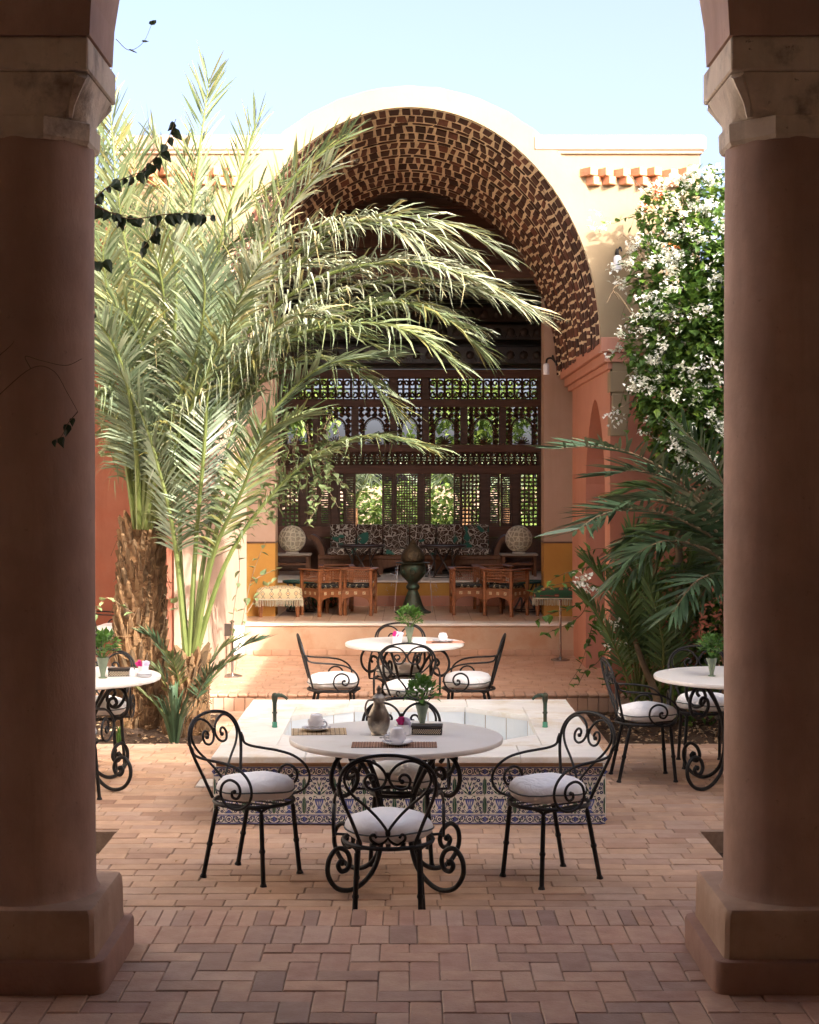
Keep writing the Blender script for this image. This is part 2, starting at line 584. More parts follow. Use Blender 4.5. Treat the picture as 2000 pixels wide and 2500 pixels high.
stuff_boxes([(cx - lx / 2 + .002, cx + lx / 2 - .002, cy - ly / 2 + .002, cy + ly / 2 - .002, ZF - .05, ZF + rng.uniform(-.002, .0015)) for (cx, cy, lx, ly, t) in A if (cx, cy, lx, ly, t) not in vs],
            'far_bricks', 'paver_arcade', arc)

# ------------------------------------------------------------------ columns
def superring(cx, cy, hx, hy, z, e, n=40):
    """rounded square ring; e = exponent (2 circle, large = square)"""
    out = []
    for j in range(n):
        a = 2 * math.pi * (j + .5) / n
        c, s_ = math.cos(a), math.sin(a)
        k = (abs(c) ** e + abs(s_) ** e) ** (-1 / e)
        out.append((cx + hx * c * k, cy + hy * s_ * k, z))
    return out
CX, CY = 1.46, 6.02
def column(sx, label):
    c = empty('stone_column', (sx * CX, CY, ZF), label=label, cat='column', group='columns of the arcade')
    def L(q, name, m, smooth=35):
        for i, p in enumerate(q.v):
            q.v[i] = (p[0], p[1], p[2] - ZF)
        return q.build(name, m, c, smooth=smooth)
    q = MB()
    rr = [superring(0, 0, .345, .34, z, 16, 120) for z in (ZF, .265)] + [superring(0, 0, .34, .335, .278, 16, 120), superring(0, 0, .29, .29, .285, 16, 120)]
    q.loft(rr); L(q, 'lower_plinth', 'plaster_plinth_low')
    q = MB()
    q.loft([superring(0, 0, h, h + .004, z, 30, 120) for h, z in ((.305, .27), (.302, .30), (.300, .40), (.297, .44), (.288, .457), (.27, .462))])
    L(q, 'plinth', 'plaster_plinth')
    q = MB()
    q.lathe([(.262, .455), (.248, .475), (.243, .50), (.241, .7), (.241, .9), (.2405, 1.15), (.2405, 1.4), (.240, 1.7), (.239, 2.0), (.238, 2.4), (.237, 2.9), (.236, 3.3), (.236, 3.33)], 72, fn=lambda a, z: 1 + .004 * math.sin(3 * a + 2.1 * z) + .003 * math.sin(7 * a - 3.3 * z) + .002 * math.sin(13 * a + 9 * z))
    L(q, 'shaft', 'plaster_rose')
    cap = MB()
    def octr(r, z):
        k = []
        for j in range(40):
            a = 2 * math.pi * (j + .5) / 40
            b = ((a + math.pi / 8) % (math.pi / 4)) - math.pi / 8
            k.append((r * math.cos(math.pi / 8) / math.cos(b) * math.cos(a), r * math.cos(math.pi / 8) / math.cos(b) * math.sin(a), z))
        return k
    cap.loft([octr(.252, 3.315), octr(.262, 3.33), octr(.265, 3.395), octr(.258, 3.40)])
    cap.loft([octr(.250, 3.398), superring(0, 0, .235, .235, 3.43, 3.2), superring(0, 0, .243, .243, 3.48, 5), superring(0, 0, .256, .256, 3.53, 12), superring(0, 0, .262, .262, 3.553, 30)])
    cp = L(cap, 'capital', 'stone_capital', 28)
    q = MB(); q.cbox(-.272, .272, -.272, .272, 3.557, 3.683, .006); L(q, 'abacus', 'stone_capital')
    # triangular leaves at the four capital corners
    for k in range(4):
        a = R(45 + 90 * k)
        ux, uy = math.cos(a), math.sin(a)
        q = MB()
        q.tube(catmull([(ux * .262, uy * .262, 3.40 - ZF), (ux * .272, uy * .272, 3.46 - ZF), (ux * .335, uy * .335, 3.55 - ZF)], 4), lambda t: .012 + .02 * t, 6)
        q.build('corner_leaf', 'stone_capital', c, smooth=40)
    return c
column(-1, 'left plastered round column with pale stone capital and stepped plinth')
column(1, 'right plastered round column with pale stone capital and stepped plinth')

# ------------------------------------------------------------------ arcade wall, ceiling
HB = 5.25
y0, y1 = 5.735, 6.185
wl = empty('arcade_wall', (0, 5.96, 0), label='rose plastered arch wall above the two foreground columns', cat='wall')
q = MB()
zs, r0 = 3.683, 1.18
N = 28
arch = [(-r0 * math.cos(math.pi * i / N), zs + r0 * math.sin(math.pi * i / N) * 1.06) for i in range(N + 1)]
for i in range(N):
    (xa, za), (xb, zb) = arch[i], arch[i + 1]
    q.poly([(xa, y0, za), (xb, y0, zb), (xb, y0, HB), (xa, y0, HB)])
    q.poly([(xa, y1, za), (xa, y1, HB), (xb, y1, HB), (xb, y1, zb)])
    q.poly([(xa, y0, za), (xa, y1, za), (xb, y1, zb), (xb, y0, zb)])
    q.poly([(xa, y0, HB), (xb, y0, HB), (xb, y1, HB), (xa, y1, HB)])
for s in (-1, 1):
    a, b = sorted((s * 1.18, s * 1.74))
    q.box(a, b, y0, y1, zs, HB)
    for i in range(N):                       # the next bays of the arcade
        (xa, za), (xb, zb) = arch[i], arch[i + 1]
        xa += s * 2.92; xb += s * 2.92
        q.poly([(xa, y0, za), (xb, y0, zb), (xb, y0, HB), (xa, y0, HB)])
        q.poly([(xa, y1, za), (xa, y1, HB), (xb, y1, HB), (xb, y1, zb)])
        q.poly([(xa, y0, za), (xa, y1, za), (xb, y1, zb), (xb, y0, zb)])
        q.poly([(xa, y0, HB), (xb, y0, HB), (xb, y1, HB), (xa, y1, HB)])
    a, b = sorted((s * 4.10, s * 7))
    q.box(a, b, y0 + .004, y1 - .004, 0, HB - .003)
for i, p in enumerate(q.v):
    q.v[i] = (p[0], p[1] - 5.96, p[2])
q.build('arch_wall', 'plaster_rose', wl)
q = MB(); q.box(-7, 7, -3, 5.73, 5.0, 5.2)
q.build('ceiling', 'ceiling_white', kind='structure')
q = MB(); q.box(-7, 7, -3.3, -3.004, -.3, 5.2); q.box(7.004, 7.3, -3, 5.7, -.3, 5.2); q.box(-7.3, -7.004, -3, 4.2, -.3, 5.2); q.box(-7.3, -7.004, 4.204, 5.7, 2.4, 5.2)  # unseen walls; opening at the left end shaped to let light onto the columns
q.build('wall_behind_arcade', 'ceiling_white', kind='structure')
# ------------------------------------------------------------------ terrace in front of and under the vault
ter = empty('terrace', kind='structure')
q = MB(); q.box(-6, 6, YT + .012, 17.0, -.3, ZT - .008)
q.build('mortar_bed', 'mortar_floor', ter)
x = -4.5
bmr = brick_mesh('riser', .092, .03, .128, 'paver_terrace', .004)
bme = brick_mesh('edge', .092, .20, .034, 'paver_terrace', .012)
while x < 4.5:
    w = rng.choice([.088, .092, .096, .1])
    obj('riser_brick', bmr, ter, (x + w / 2, YT + .006, ZT - .036), (rng.uniform(-.03, .03), 0, 0), ((w - .005) / .092, 1, 1))
    x += w
x = -4.5
while x < 4.5:
    w = rng.choice([.088, .092, .096])
    obj('edge_brick', bme, ter, (x + w / 2, YT + .085, ZT + rng.uniform(-.002, .003)), (0, 0, rng.uniform(-.02, .02)), ((w - .005) / .092, 1, 1))
    x += w
bx = []
y = YT + .19
while y < 17.0:
    x = -6 + rng.random() * .2
    while x < 6:
        L = rng.choice([.2, .22, .24])
        bx.append((x + .003, x + L - .003, y + .003, y + .117, ZT - .04, ZT + rng.uniform(-.0015, .0015)))
        x += L
    y += .12
stuff_boxes(bx, 'paving_bricks', 'paver_terrace', ter)

# ------------------------------------------------------------------ vaulted pavilion
YF, YB = 13.85, 17.9                         # front of the arch, back of the vault
AW, AH, AZ = 1.70, 2.12, 3.26                # half span, rise, springing height
ZI, ZP = .50, .815                           # floor, inner platform
pav = empty('vaulted_pavilion', (0, YF, 0), label='tall sunlit pavilion with a great brick-lined arch above the terrace', cat='building')
def pb(q, name, m, smooth=None, parent=pav, **kw):
    if parent is pav:
        for i, p in enumerate(q.v):
            q.v[i] = (p[0], p[1] - YF, p[2])
    return q.build(name, m, parent, smooth=smooth, **kw)
def ell(a, w, h):
    return (-w * math.cos(a), AZ + h * math.sin(a))
# arch ring, slightly proud of the wall
N = 48
q = MB()
EW, EH = 1.985, 2.305
for i in range(N):
    a, b = math.pi * i / N, math.pi * (i + 1) / N
    (xi, zi), (xj, zj) = ell(a, AW, AH), ell(b, AW, AH)
    jt = lambda k: .005 * math.sin(k * 2.7) + .004 * math.sin(k * 6.1 + 1)
    (xo, zo), (xp, zp) = ell(a, EW + jt(i), EH + jt(i)), ell(b, EW + jt(i + 1), EH + jt(i + 1))
    q.poly([(xi, YF, zi), (xj, YF, zj), (xp, YF, zp), (xo, YF, zo)])
    q.poly([(xo, YF, zo), (xp, YF, zp), (xp, YB, zp), (xo, YB, zo)])
    q.poly([(xi, YF, zi), (xi, YF + .03, zi), (xj, YF + .03, zj), (xj, YF, zj)])
pb(q, 'arch_ring', 'plaster_cream', 30)
# walls left and right of the ring
WX, WT = 2.59, 5.13
for s in (-1, 1):
    q = MB()
    n = 30
    for i in range(n):
        t0, t1 = i / n, (i + 1) / n
        xa, xb = [s * (WX * t) for t in (t0, t1)]
        def top(x):
            return WT - .14
        def bot(x):
            x = abs(x)
            return AZ + (EH - .04) * math.sqrt(max(0, 1 - (x / (EW - .03)) ** 2)) if x < EW - .03 else AZ
        za, zb = bot(xa), bot(xb)
        if za > top(0) and zb > top(0):
            continue
        za, zb = min(za, top(0)), min(zb, top(0))
        pts = [(xa, YF + .03, za), (xb, YF + .03, zb), (xb, YF + .03, WT - .14), (xa, YF + .03, WT - .14)]
        q.poly(pts if s > 0 else pts[::-1])
    pb(q, 'front_wall', 'plaster_cream')
    a, b = sorted((s * (WX - .3), s * WX))
    q = MB(); q.box(a, b, YF + .034, 17.5, AZ - .2, WT - .142); pb(q, 'flank_wall', 'plaster_cream')
for s in (-1, 1):                            # flat roof behind the parapets
    a, b = sorted((s * 1.68, s * WX))
    q = MB(); q.box(a, b, YF + .12, 17.45, 4.55, 4.7)
    pb(q, 'roof', 'plaster_pink')
for s in (-1, 1):
    q = MB()
    x0 = 1.10
    a, b = sorted((s * x0, s * (WX + .05)))
    q.cbox(a, b, YF - .012, YF + .16, WT - .142, WT, .02)
    q.cbox(a, b - (.03 if s > 0 else 0), YF + .006, YF + .13, WT - .165, WT - .14, .006)
    pb(q, 'parapet', 'plaster_pink')
# saw-tooth brick courses
def dentil(x, z, w, dep, rot):
    q = MB()
    q.cbox(-w / 2, w / 2, -dep, .06, -.075, .0, .006, Matrix.Translation((x, YF + .03 - YF, z)) @ Matrix.Rotation(rot, 4, 'Z'))
    return q.build('dentil_brick', 'dentil_brick', pav)
for s in (-1, 1):
    for i in range(7):
        x = s * (1.60 + i * .143 + rng.uniform(-.01, .01))
        dentil(x - .02, 4.83 + rng.uniform(-.01, .01), .095, .10, R(38))
        dentil(x + .035, 4.755 + rng.uniform(-.008, .008), .095, .065, R(38))
# vault lining: mortar shell and bricks set into it
vt = empty('vault', (0, 0, 0)); vt.parent = pav
q = MB()
n = 60
for i in range(n):
    a, b = math.pi * i / n, math.pi * (i + 1) / n
    (xi, zi), (xj, zj) = ell(a, AW + .004, AH + .004), ell(b, AW + .004, AH + .004)
    q.poly([(xi, YF + .03 - YF, zi), (xi, YB - YF, zi), (xj, YB - YF, zj), (xj, YF + .03 - YF, zj)])
q.build('mortar', 'vault_mortar', vt, smooth=60)
# arc-length table
tab = [0.0]
for i in range(400):
    p, r_ = ell(math.pi * i / 400, AW, AH), ell(math.pi * (i + 1) / 400, AW, AH)
    tab.append(tab[-1] + math.hypot(p[0] - r_[0], p[1] - r_[1]))
def at_arc(sv):
    lo = 0
    import bisect
    i = min(399, max(0, bisect.bisect_left(tab, sv) - 1))
    a = math.pi * (i + (sv - tab[i]) / (tab[i + 1] - tab[i])) / 400
    x, z = ell(a, AW, AH)
    nx, nz = math.cos(a) / AW, -math.sin(a) / AH
    l = math.hypot(nx, nz)
    return x, z, nx / l, nz / l
vmeshes = []
for k in range(4):
    q = MB(); q.cbox(-.5, .5, -.5, .5, -.05, .009, .10)
    for i, p in enumerate(q.v):
        j = random.Random(k * 97 + i)
        q.v[i] = (p[0] + j.uniform(-.11, .11), p[1] + j.uniform(-.08, .08), min(p[2], .009))
    vmeshes.append(q.mesh('brick', 'vault_brick'))
VB = []
y = YF + .04
r_i = 0
while y < YB - .1:
    thin = r_i % 3 == 2
    dep = rng.uniform(.11, .14) if thin else rng.uniform(.25, .32)
    sv = rng.uniform(0, .08)
    while sv < tab[-1] - .05:
        w = rng.uniform(.13, .22) if thin else rng.choice([rng.uniform(.075, .10), rng.uniform(.095, .135)])
        if sv + w > tab[-1]: w = tab[-1] - sv
        x, z, nx, nz = at_arc(sv + w / 2)
        VB.append((x, y + dep / 2, z, nx, nz, w, dep))
        sv += w
    y += dep
    r_i += 1
def vb_matrix(b, sx=1, sy=1):
    x, yy, z, nx, nz, w, dep = b
    tx, tz = nz, -nx
    Z = Vector((nx, 0, nz)); X = Vector((tx, 0, tz)); Y = Z.cross(X)
    M = Matrix((X, Y, Z)).transposed().to_4x4()
    M = Matrix.Translation((x, yy - YF, z)) @ M @ Matrix.Rotation(rng.uniform(-.10, .10), 4, 'Z')
    return M @ Matrix.Diagonal((max(.02, w - rng.uniform(.020, .040)), max(.03, dep - rng.uniform(.05, .11)), rng.uniform(.8, 1.3), 1))
order = sorted(VB, key=lambda b: b[1] + (0 if b[0] > -.9 else 6))
for b in order[:300]:
    o = obj('brick', rng.choice(vmeshes), vt)
    o.matrix_local = vb_matrix(b)
q = MB(); rn = []
src = MB(); src.cbox(-.5, .5, -.5, .5, -.05, .009, .10)
for b in order[300:]:
    q.add(src, vb_matrix(b)); rn.extend([rng.random()] * 26)
q.build('far_bricks', 'vault_brick', vt, rnd=rn, kind='stuff')

# piers and side walls below the springing
SX = 1.79
def side_wall(s, opening):
    q = MB()
    ys = [YF + .03, 14.25, 15.80, 17.1]
    zt = AZ - .06
    def qd(a, b, z0, z1, z1b=None):
        z1b = z1 if z1b is None else z1b
        q.poly([(s * SX, a, z0), (s * SX, b, z0), (s * SX, b, z1b), (s * SX, a, z1)])
    if opening:
        qd(ys[0], ys[1], 0, zt); qd(ys[2], ys[3], 0, zt)
        n = 20
        mid, hw = (ys[1] + ys[2]) / 2, (ys[2] - ys[1]) / 2
        def ah(y):
            u = abs(y - mid) / hw
            return 2.02 + .82 * (1 - u ** 1.6) ** .62
        for i in range(n):
            a = ys[1] + (ys[2] - ys[1]) * i / n; b = ys[1] + (ys[2] - ys[1]) * (i + 1) / n
            q.poly([(s * SX, a, ah(a)), (s * SX, b, ah(b)), (s * SX, b, zt), (s * SX, a, zt)])
            q.poly([(s * SX, a, ah(a)), (s * SX, b, ah(b)), (s * (SX + .5), b, ah(b)), (s * (SX + .5), a, ah(a))])
        for yy in (ys[1], ys[2]):
            q.poly([(s * SX, yy, 0), (s * (SX + .5), yy, 0), (s * (SX + .5), yy, 2.03), (s * SX, yy, 2.03)])
        q.poly([(s * (SX + .5), ys[1] - .1, 0), (s * (SX + .5), ys[2] + .1, 0), (s * (SX + .5), ys[2] + .1, 2.9), (s * (SX + .5), ys[1] - .1, 2.9)])
    else:
        qd(ys[0], ys[3], 0, zt)
    q.poly([(s * SX, ys[3], 0), (s * (SX + .4), ys[3], 0), (s * (SX + .4), ys[3], zt), (s * SX, ys[3], zt)])
    return pb(q, 'side_wall', 'plaster_orange' if opening else 'plaster_pink')
side_wall(1, True)
side_wall(-1, False)
# front faces of the piers
q = MB(); q.box(-2.10, -SX - .003, YF + .032, YF + .4, 0, AZ - .05); pb(q, 'pier', 'plaster_pink')
q = MB(); q.box(-2.17, -2.102, YF + .06, YF + .42, 0, AZ - .05); pb(q, 'pier_edge', 'plaster_red')
q = MB(); q.box(SX + .003, 2.58, YF + .032, YF + .4, 0, AZ - .45); pb(q, 'pier', 'plaster_red')
q = MB(); q.box(-2.58, -2.10, YF + .034, YF + .4, 2.75, AZ - .05); pb(q, 'lintel', 'plaster_cream')
q = MB(); q.box(SX + .02, 2.58, YF + .034, YF + .4, AZ - .45, AZ + .02); pb(q, 'pier_head', 'plaster_cream')
for i, (xa, za) in enumerate(((SX - .004, 3.03), (SX + .012, 2.83), (SX - .002, 2.64))):   # quoins
    q = MB(); q.cbox(xa, xa + .16, YF + .024, YF + .2, za - .19, za, .008); pb(q, 'quoin', 'plaster_cream')
# impost cornices
for s in (-1, 1):
    mm = 'plaster_orange' if s > 0 else 'plaster_pink'
    for x0, x1, z0, z1 in ((1.70, 2.1, AZ - .06, AZ + .07), (1.735, 2.08, AZ - .15, AZ - .06), (1.765, 2.0, AZ - .21, AZ - .15)):
        a, b = sorted((s * x0, s * x1))
        q = MB(); q.cbox(a, b, YF - .02 + (x0 - 1.70), 17.55 - (x0 - 1.7) * 3, z0, z1, .006); pb(q, 'cornice', mm)
    a, b = sorted((s * 1.9, s * 2.62))
    q = MB(); q.cbox(a, b, YF - .022, YF + .04, AZ - .062, AZ + .072, .006); pb(q, 'cornice', 'plaster_cream')

# terrace wall with marble nosing
q = MB(); q.box(-2.6, 2.6, 16.985, 17.4, ZT - .05, ZI - .028); pb(q, 'step_wall', 'plaster_ochre')
q = MB(); q.cbox(-1.83, 1.83, 16.965, 17.25, ZI - .028, ZI + .002, .006); pb(q, 'marble_nosing', 'marble_edge')
bms = brick_mesh('skirt', .20, .03, .062, 'paver_terrace', .004)
x = -1.9
while x < 1.9:
    w = rng.choice([.19, .2, .21])
    o = obj('skirting_brick', bms, pav, (x + w / 2, 16.972 - YF, ZT + .062), None, ((w - .006) / .2, 1, 1)); x += w
# iwan floor
mat('iwan_tile', (.56, .40, .28), (.44, .29, .19), 8, .3, c3=(.62, .5, .38), s3=4, spec=.5)
fl = empty('pavilion_floor', kind='structure')
q = MB(); q.box(-2.6, 2.6, 17.24, 19.42, .2, ZI - .006); q.build('bed', 'mortar_floor', fl)
bx = []
y = 17.252
while y < 19.4:
    x = -2.3
    while x < 2.3:
        bx.append((x + .002, x + .196, y + .002, y + .196, ZI - .03, ZI + rng.uniform(-.0008, .0008))); x += .2
    y += .2
stuff_boxes(bx, 'floor_tiles', 'iwan_tile', fl, .002)
q = MB()
q.box(-2.6, 2.6, 19.4, 21.8, .2, ZP - .02)
pb(q, 'platform', 'plaster_yellow')
q = MB(); q.box(-2.6, 2.6, 19.385, 19.41, ZI + .0, ZI + .13); pb(q, 'platform_skirting', 'plaster_orange')
q = MB(); q.cbox(-2.6, 2.6, 19.37, 21.8, ZP - .02, ZP + .004, .004); pb(q, 'platform_top', 'marble_edge')
# jambs with yellow dado
for s in (-1, 1):
    a, b = sorted((s * 1.545, s * 2.3))
    q = MB(); q.box(a, b, YB, YB + .35, 1.36, 4.6); pb(q, 'jamb', 'plaster_pink')
    q = MB(); q.box(a, b, YB - .006, YB + .35, ZI, 1.34); pb(q, 'dado', 'plaster_yellow')
    a, b = sorted((s * 1.543, s * 2.3))
    q = MB(); q.box(a, b, YB - .012, YB + .3, 1.34, 1.36); pb(q, 'dado_rail', 'wood_dark')
    a, b = sorted((s * 2.25, s * 2.5))
    q = MB(); q.box(a, b, 17.0, 21.9, ZI - .1, 4.8); pb(q, 'inner_wall', 'plaster_ochre')
q = MB()                                     # wall closing the space round the back of the vault
for i in range(40):
    a, b = math.pi * i / 40, math.pi * (i + 1) / 40
    (xi, zi), (xj, zj) = ell(a, AW + .12, AH + .1), ell(b, AW + .12, AH + .1)
    q.poly([(xi, YB + .06, zi), (xj, YB + .06, zj), (xj * 1.6, YB + .06, max(zj, 5.7)), (xi * 1.6, YB + .06, max(zi, 5.7))])
pb(q, 'back_spandrel', 'wood_tymp')
# roof over inner room, panelled tympanum and carved beams
q = MB(); q.box(-2.6, 2.6, YB - .05, 22.2, 5.3, 5.5); pb(q, 'inner_roof', 'wood_black')
q = MB(); q.box(-2.6, 2.6, 21.75, 22.0, 3.9, 5.4); pb(q, 'back_wall', 'wood_black')
for k, (z0, z1) in enumerate(((5.42, 5.26), (5.25, 5.03), (5.02, 4.80), (4.79, 4.6))):
    q = MB(); q.cbox(-2.3, 2.3, YB + .42, YB + .46, z1, z0, .006); pb(q, 'tympanum_board', 'wood_tymp')
q = MB(); q.cbox(-2.3, 2.3, YB + .36, YB + .50, 4.44, 4.6, .01); pb(q, 'lintel_beam', 'wood_dark')
for k in range(6):
    yy = 18.8 + k * .5
    q = MB(); q.cbox(-2.3, 2.3, yy, yy + .14, 4.5, 4.68, .01); pb(q, 'ceiling_beam', 'wood_black')
q = MB(); q.box(-2.3, 2.3, 18.5, 21.7, 4.69, 4.72); pb(q, 'ceiling_boards', 'wood_dark')
# carved frieze above the screen
for k, (z0, z1, yy) in enumerate(((4.22, 4.42, 21.05), (3.98, 4.19, 21.15), (3.66, 3.90, 21.22))):
    q = MB(); q.cbox(-2.24, 2.24, yy, yy + .2, z0, z1, .012)
    n = 24
    for i in range(n):
        x = -2.2 + 4.4 * (i + .5) / n
        q.lathe([(.06, 0), (.05, .012), (.02, .02)], 10, M=Matrix.Translation((x, yy, (z0 + z1) / 2)) @ Matrix.Rotation(R(90), 4, 'X'))
        q.tube([(x - .08, yy - .004, z0 + .03), (x, yy - .006, z1 - .03), (x + .08, yy - .004, z0 + .03)], .008, 5)
    pb(q, 'carved_frieze', 'wood_black', 40)

# ------------------------------------------------------------------ pierced wooden screen
SY = 21.5
scr = empty('wooden_screen', (0, SY, ZP), label='tall dark wooden lattice screen with open shutters across the back', cat='screen')
def zy(py): return H + (1180 - py) * SY / F - ZP
def xx(px): return (px - 1000) * SY / F
def bar(name, x0, x1, z0, z1, y0=-.045, y1=.045, m='wood_dark', parent=None, b=.006):
    q = MB(); q.cbox(x0, x1, y0, y1, z0, z1, b)
    return q.build(name, m, parent or scr)
SW = 2.05
for (a, b) in ((902, 923), (976, 994), (1085, 1104), (1137, 1157)):
    bar('rail', -SW, SW, zy(b), zy(a), m='wood_beam')
bar('head_board', -SW, SW, zy(901), zy(840), -.03, .03, m='wood_black')
bar('sill_rail', -SW, SW, zy(1312), zy(1285), -.07, .06, m='wood_beam')
bar('sill_panel', -SW, SW, 0.0, zy(1313), -.02, .03, m='wood_dark')
def posts(xs, pa, pb_):
    for (x0, x1) in xs:
        for s in (1, -1):
            if s < 0 and x0 < 1000 < x1: continue
            a, b = sorted((s * xx(x0), s * xx(x1)))
            bar('post', a, b, zy(pb_) + .002, zy(pa) - .002, -.04, .04)
posts([(1030, 1048), (1313, 1335)], 923, 976)
posts([(1030, 1048), (1124, 1142), (1218, 1236), (1313, 1335)], 994, 1085)
posts([(1313, 1335)], 1104, 1137)
def spiral(cx, cz, r, a0, turns, d, n=14):
    return [(cx + r * (1 - .72 * i / n) * math.cos(a0 + d * turns * 2 * math.pi * i / n), 0, cz + r * (1 - .72 * i / n) * math.sin(a0 + d * turns * 2 * math.pi * i / n)) for i in range(n + 1)]
def scroll_cell(q, x0, x1, z0, z1, t=.014):
    """four S scrolls round a lozenge"""
    cx, cz = (x0 + x1) / 2, (z0 + z1) / 2
    w, h = (x1 - x0) / 2, (z1 - z0) / 2
    r = min(w, h) * .46
    for sx in (-1, 1):
        for sz in (-1, 1):
            sp = spiral(0, 0, r, R(180), 1.15, -1)
            pts = [(cx + sx * (w * .5 + p[0] * 1.0), 0, cz + sz * (h * .52 + p[2])) for p in sp]
            pts = [(cx + sx * .004, 0, cz + sz * h * .02)] + pts
            q.tube(pts, t, 4)
    q.tube([(cx - w, 0, cz), (cx + w, 0, cz)], t * .9, 4)
    q.tube([(cx, 0, cz - h), (cx, 0, cz + h)], t * .9, 4)
    k = r * .42
    q.tube([(cx - k, 0, cz), (cx, 0, cz + k), (cx + k, 0, cz), (cx, 0, cz - k)], t, 4, closed=True)
    for sx in (-1, 1):
        q.tube([(cx + sx * w, 0, cz - h), (cx + sx * w * .93, 0, cz), (cx + sx * w, 0, cz + h)], t, 4)
def scroll_panel(x0, x1, z0, z1, cw):
    q = MB()
    n = max(1, round((x1 - x0) / cw))
    for i in range(n):
        a = x0 + (x1 - x0) * i / n; b = x0 + (x1 - x0) * (i + 1) / n
        scroll_cell(q, a, b, z0, z1)
    for z in (z0 + .006, z1 - .006):
        q.box(x0, x1, -.012, .012, z - .006, z + .006)
    q.build('scroll_panel', 'wood_dark', scr)
for s in (1, -1):
    for (a, b) in ((1048, 1313),):
        lo, hi = sorted((s * xx(a), s * xx(b)))
        scroll_panel(lo, hi, zy(976), zy(923), .20)
lo, hi = xx(970), xx(1030); scroll_panel(lo, hi, zy(976), zy(923), .20)
scroll_panel(xx(1000), xx(1313), zy(1137), zy(1104), .16)
scroll_panel(-xx(1313), xx(1000), zy(1137), zy(1104), .16)
def arch_panel(x0, x1, z0, z1):
    q = MB()
    cx = (x0 + x1) / 2; w = (x1 - x0) / 2; h = z1 - z0
    aw = w * .66; za = z0 + h * .42; ar = h * .30
    n = 22
    pts = [(cx - aw, 0, z0)] + [(cx - aw * math.cos(math.pi * i / n), 0, za + ar * math.sin(math.pi * i / n)) for i in range(n + 1)] + [(cx + aw, 0, z0)]
    q.tube(pts, .013, 4)
    for i in range(0, n + 1, 2):                # little hanging beads
        a = math.pi * i / n
        p = (cx - aw * .86 * math.cos(a), 0, za + ar * .86 * math.sin(a))
        q.tube([(p[0] - .012, 0, p[2]), (p[0], 0, p[2] + .012), (p[0] + .012, 0, p[2]), (p[0], 0, p[2] - .012)], .006, 4, closed=True)
    # scrolls filling the spandrels
    m = 5
    for i in range(m):
        for j in range(7):
            px = x0 + (x1 - x0) * (i + .5) / m; pz = z0 + h * (j + .5) / 7
            u = (px - cx) / (aw * 1.12); v = (pz - za) / (ar * 1.12)
            if (pz < za and abs(u) < 1) or (pz >= za and u * u + v * v < 1):
                continue
            sp = spiral(px, pz, w / m * .9, rng.choice([0, R(90), R(180), R(270)]), 1.2, rng.choice([-1, 1]), 10)
            q.tube(sp, .0135, 4)
            q.tube([(px - w / m, 0, pz), (px + w / m, 0, pz)], .009, 4)
            q.tube([(px, 0, pz - h / 14), (px, 0, pz + h / 14)], .009, 4)
    for i in range(9):                           # carved crest at the bottom
        a = math.pi * (i + .5) / 9
        q.tube([(cx, 0, z0 + .01), (cx - .085 * math.cos(a), 0, z0 + .09 * math.sin(a)), (cx - .11 * math.cos(a), 0, z0 + .115 * math.sin(a))], .0085, 4)
    q.build('arched_panel', 'wood_dark', scr)
for (a, b) in ((1048, 1124), (1142, 1218), (1236, 1313)):
    for s in (1, -1):
        lo, hi = sorted((s * xx(a), s * xx(b)))
        arch_panel(lo, hi, zy(1085), zy(994))
arch_panel(xx(970), xx(1030), zy(1085), zy(994))
def lattice(x0, x1, z0, z1, c, t, name='lattice_panel'):
    q = MB()
    nx, nz = max(2, round((x1 - x0) / c)), max(2, round((z1 - z0) / c))
    for i in range(nx + 1):
        x = x0 + (x1 - x0) * i / nx
        q.box(x - t, x + t, -.008, .004, z0, z1)
    for j in range(nz + 1):
        z = z0 + (z1 - z0) * j / nz
        q.box(x0, x1, -.004, .008, z - t, z + t)
    for i in range(nx + 1):
        for j in range(nz + 1):
            x = x0 + (x1 - x0) * i / nx; z = z0 + (z1 - z0) * j / nz
            k = t * 2.1
            q.poly([(x - k, -.010, z), (x, -.010, z - k), (x + k, -.010, z), (x, -.010, z + k)])
            q.poly([(x - k, .010, z), (x, .010, z + k), (x + k, .010, z), (x, .010, z - k)])
    return q.build(name, 'wood_dark', scr)
def shutter(x0, x1, z0, z1, yo=-.05, ang=0.0, hinge=0):
    w = x1 - x0
    o = obj('shutter', None, scr, ((x0 if hinge == 0 else x1), yo, z0), (0, 0, ang))
    q = MB()
    sg = 1 if hinge == 0 else -1
    def bx(a, b, c, d):
        a, b = sorted((sg * a, sg * b)); q.cbox(a, b, -.014, .014, c, d, .003)
    h = z1 - z0
    e = min(.035, w * .2)
    bx(0, e, 0, h); bx(w - e, w, 0, h); bx(e, w - e, 0, .05); bx(e, w - e, h - .05, h)
    q.build('shutter_frame', 'wood_dark', o)
    n = int((h - .1) / .03)
    sl = MB()
    for i in range(n):
        z = .05 + (h - .1) * (i + .5) / n
        a, b = sorted((sg * e, sg * (w - e)))
        sl.box(a, b, -.014, .014, -.003, .003, Matrix.Translation((0, 0, z)) @ Matrix.Rotation(R(40), 4, 'X'))
    sl.build('louvres', 'wood_dark', o, kind='stuff')
zl, zh = zy(1285), zy(1157)
bar('post', xx(1172), xx(1192), zl, zh); bar('post', xx(1250), xx(1268), zl, zh); bar('post', xx(1313), xx(1335), zl, zh)
bar('post', -xx(1192), -xx(1172), zl, zh); bar('post', -xx(1268), -xx(1250), zl, zh); bar('post', -xx(1335), -xx(1313), zl, zh)
lattice(xx(1270), xx(1313), zl, zh, .056, .0125); lattice(-xx(1313), -xx(1270), zl, zh, .056, .0125)
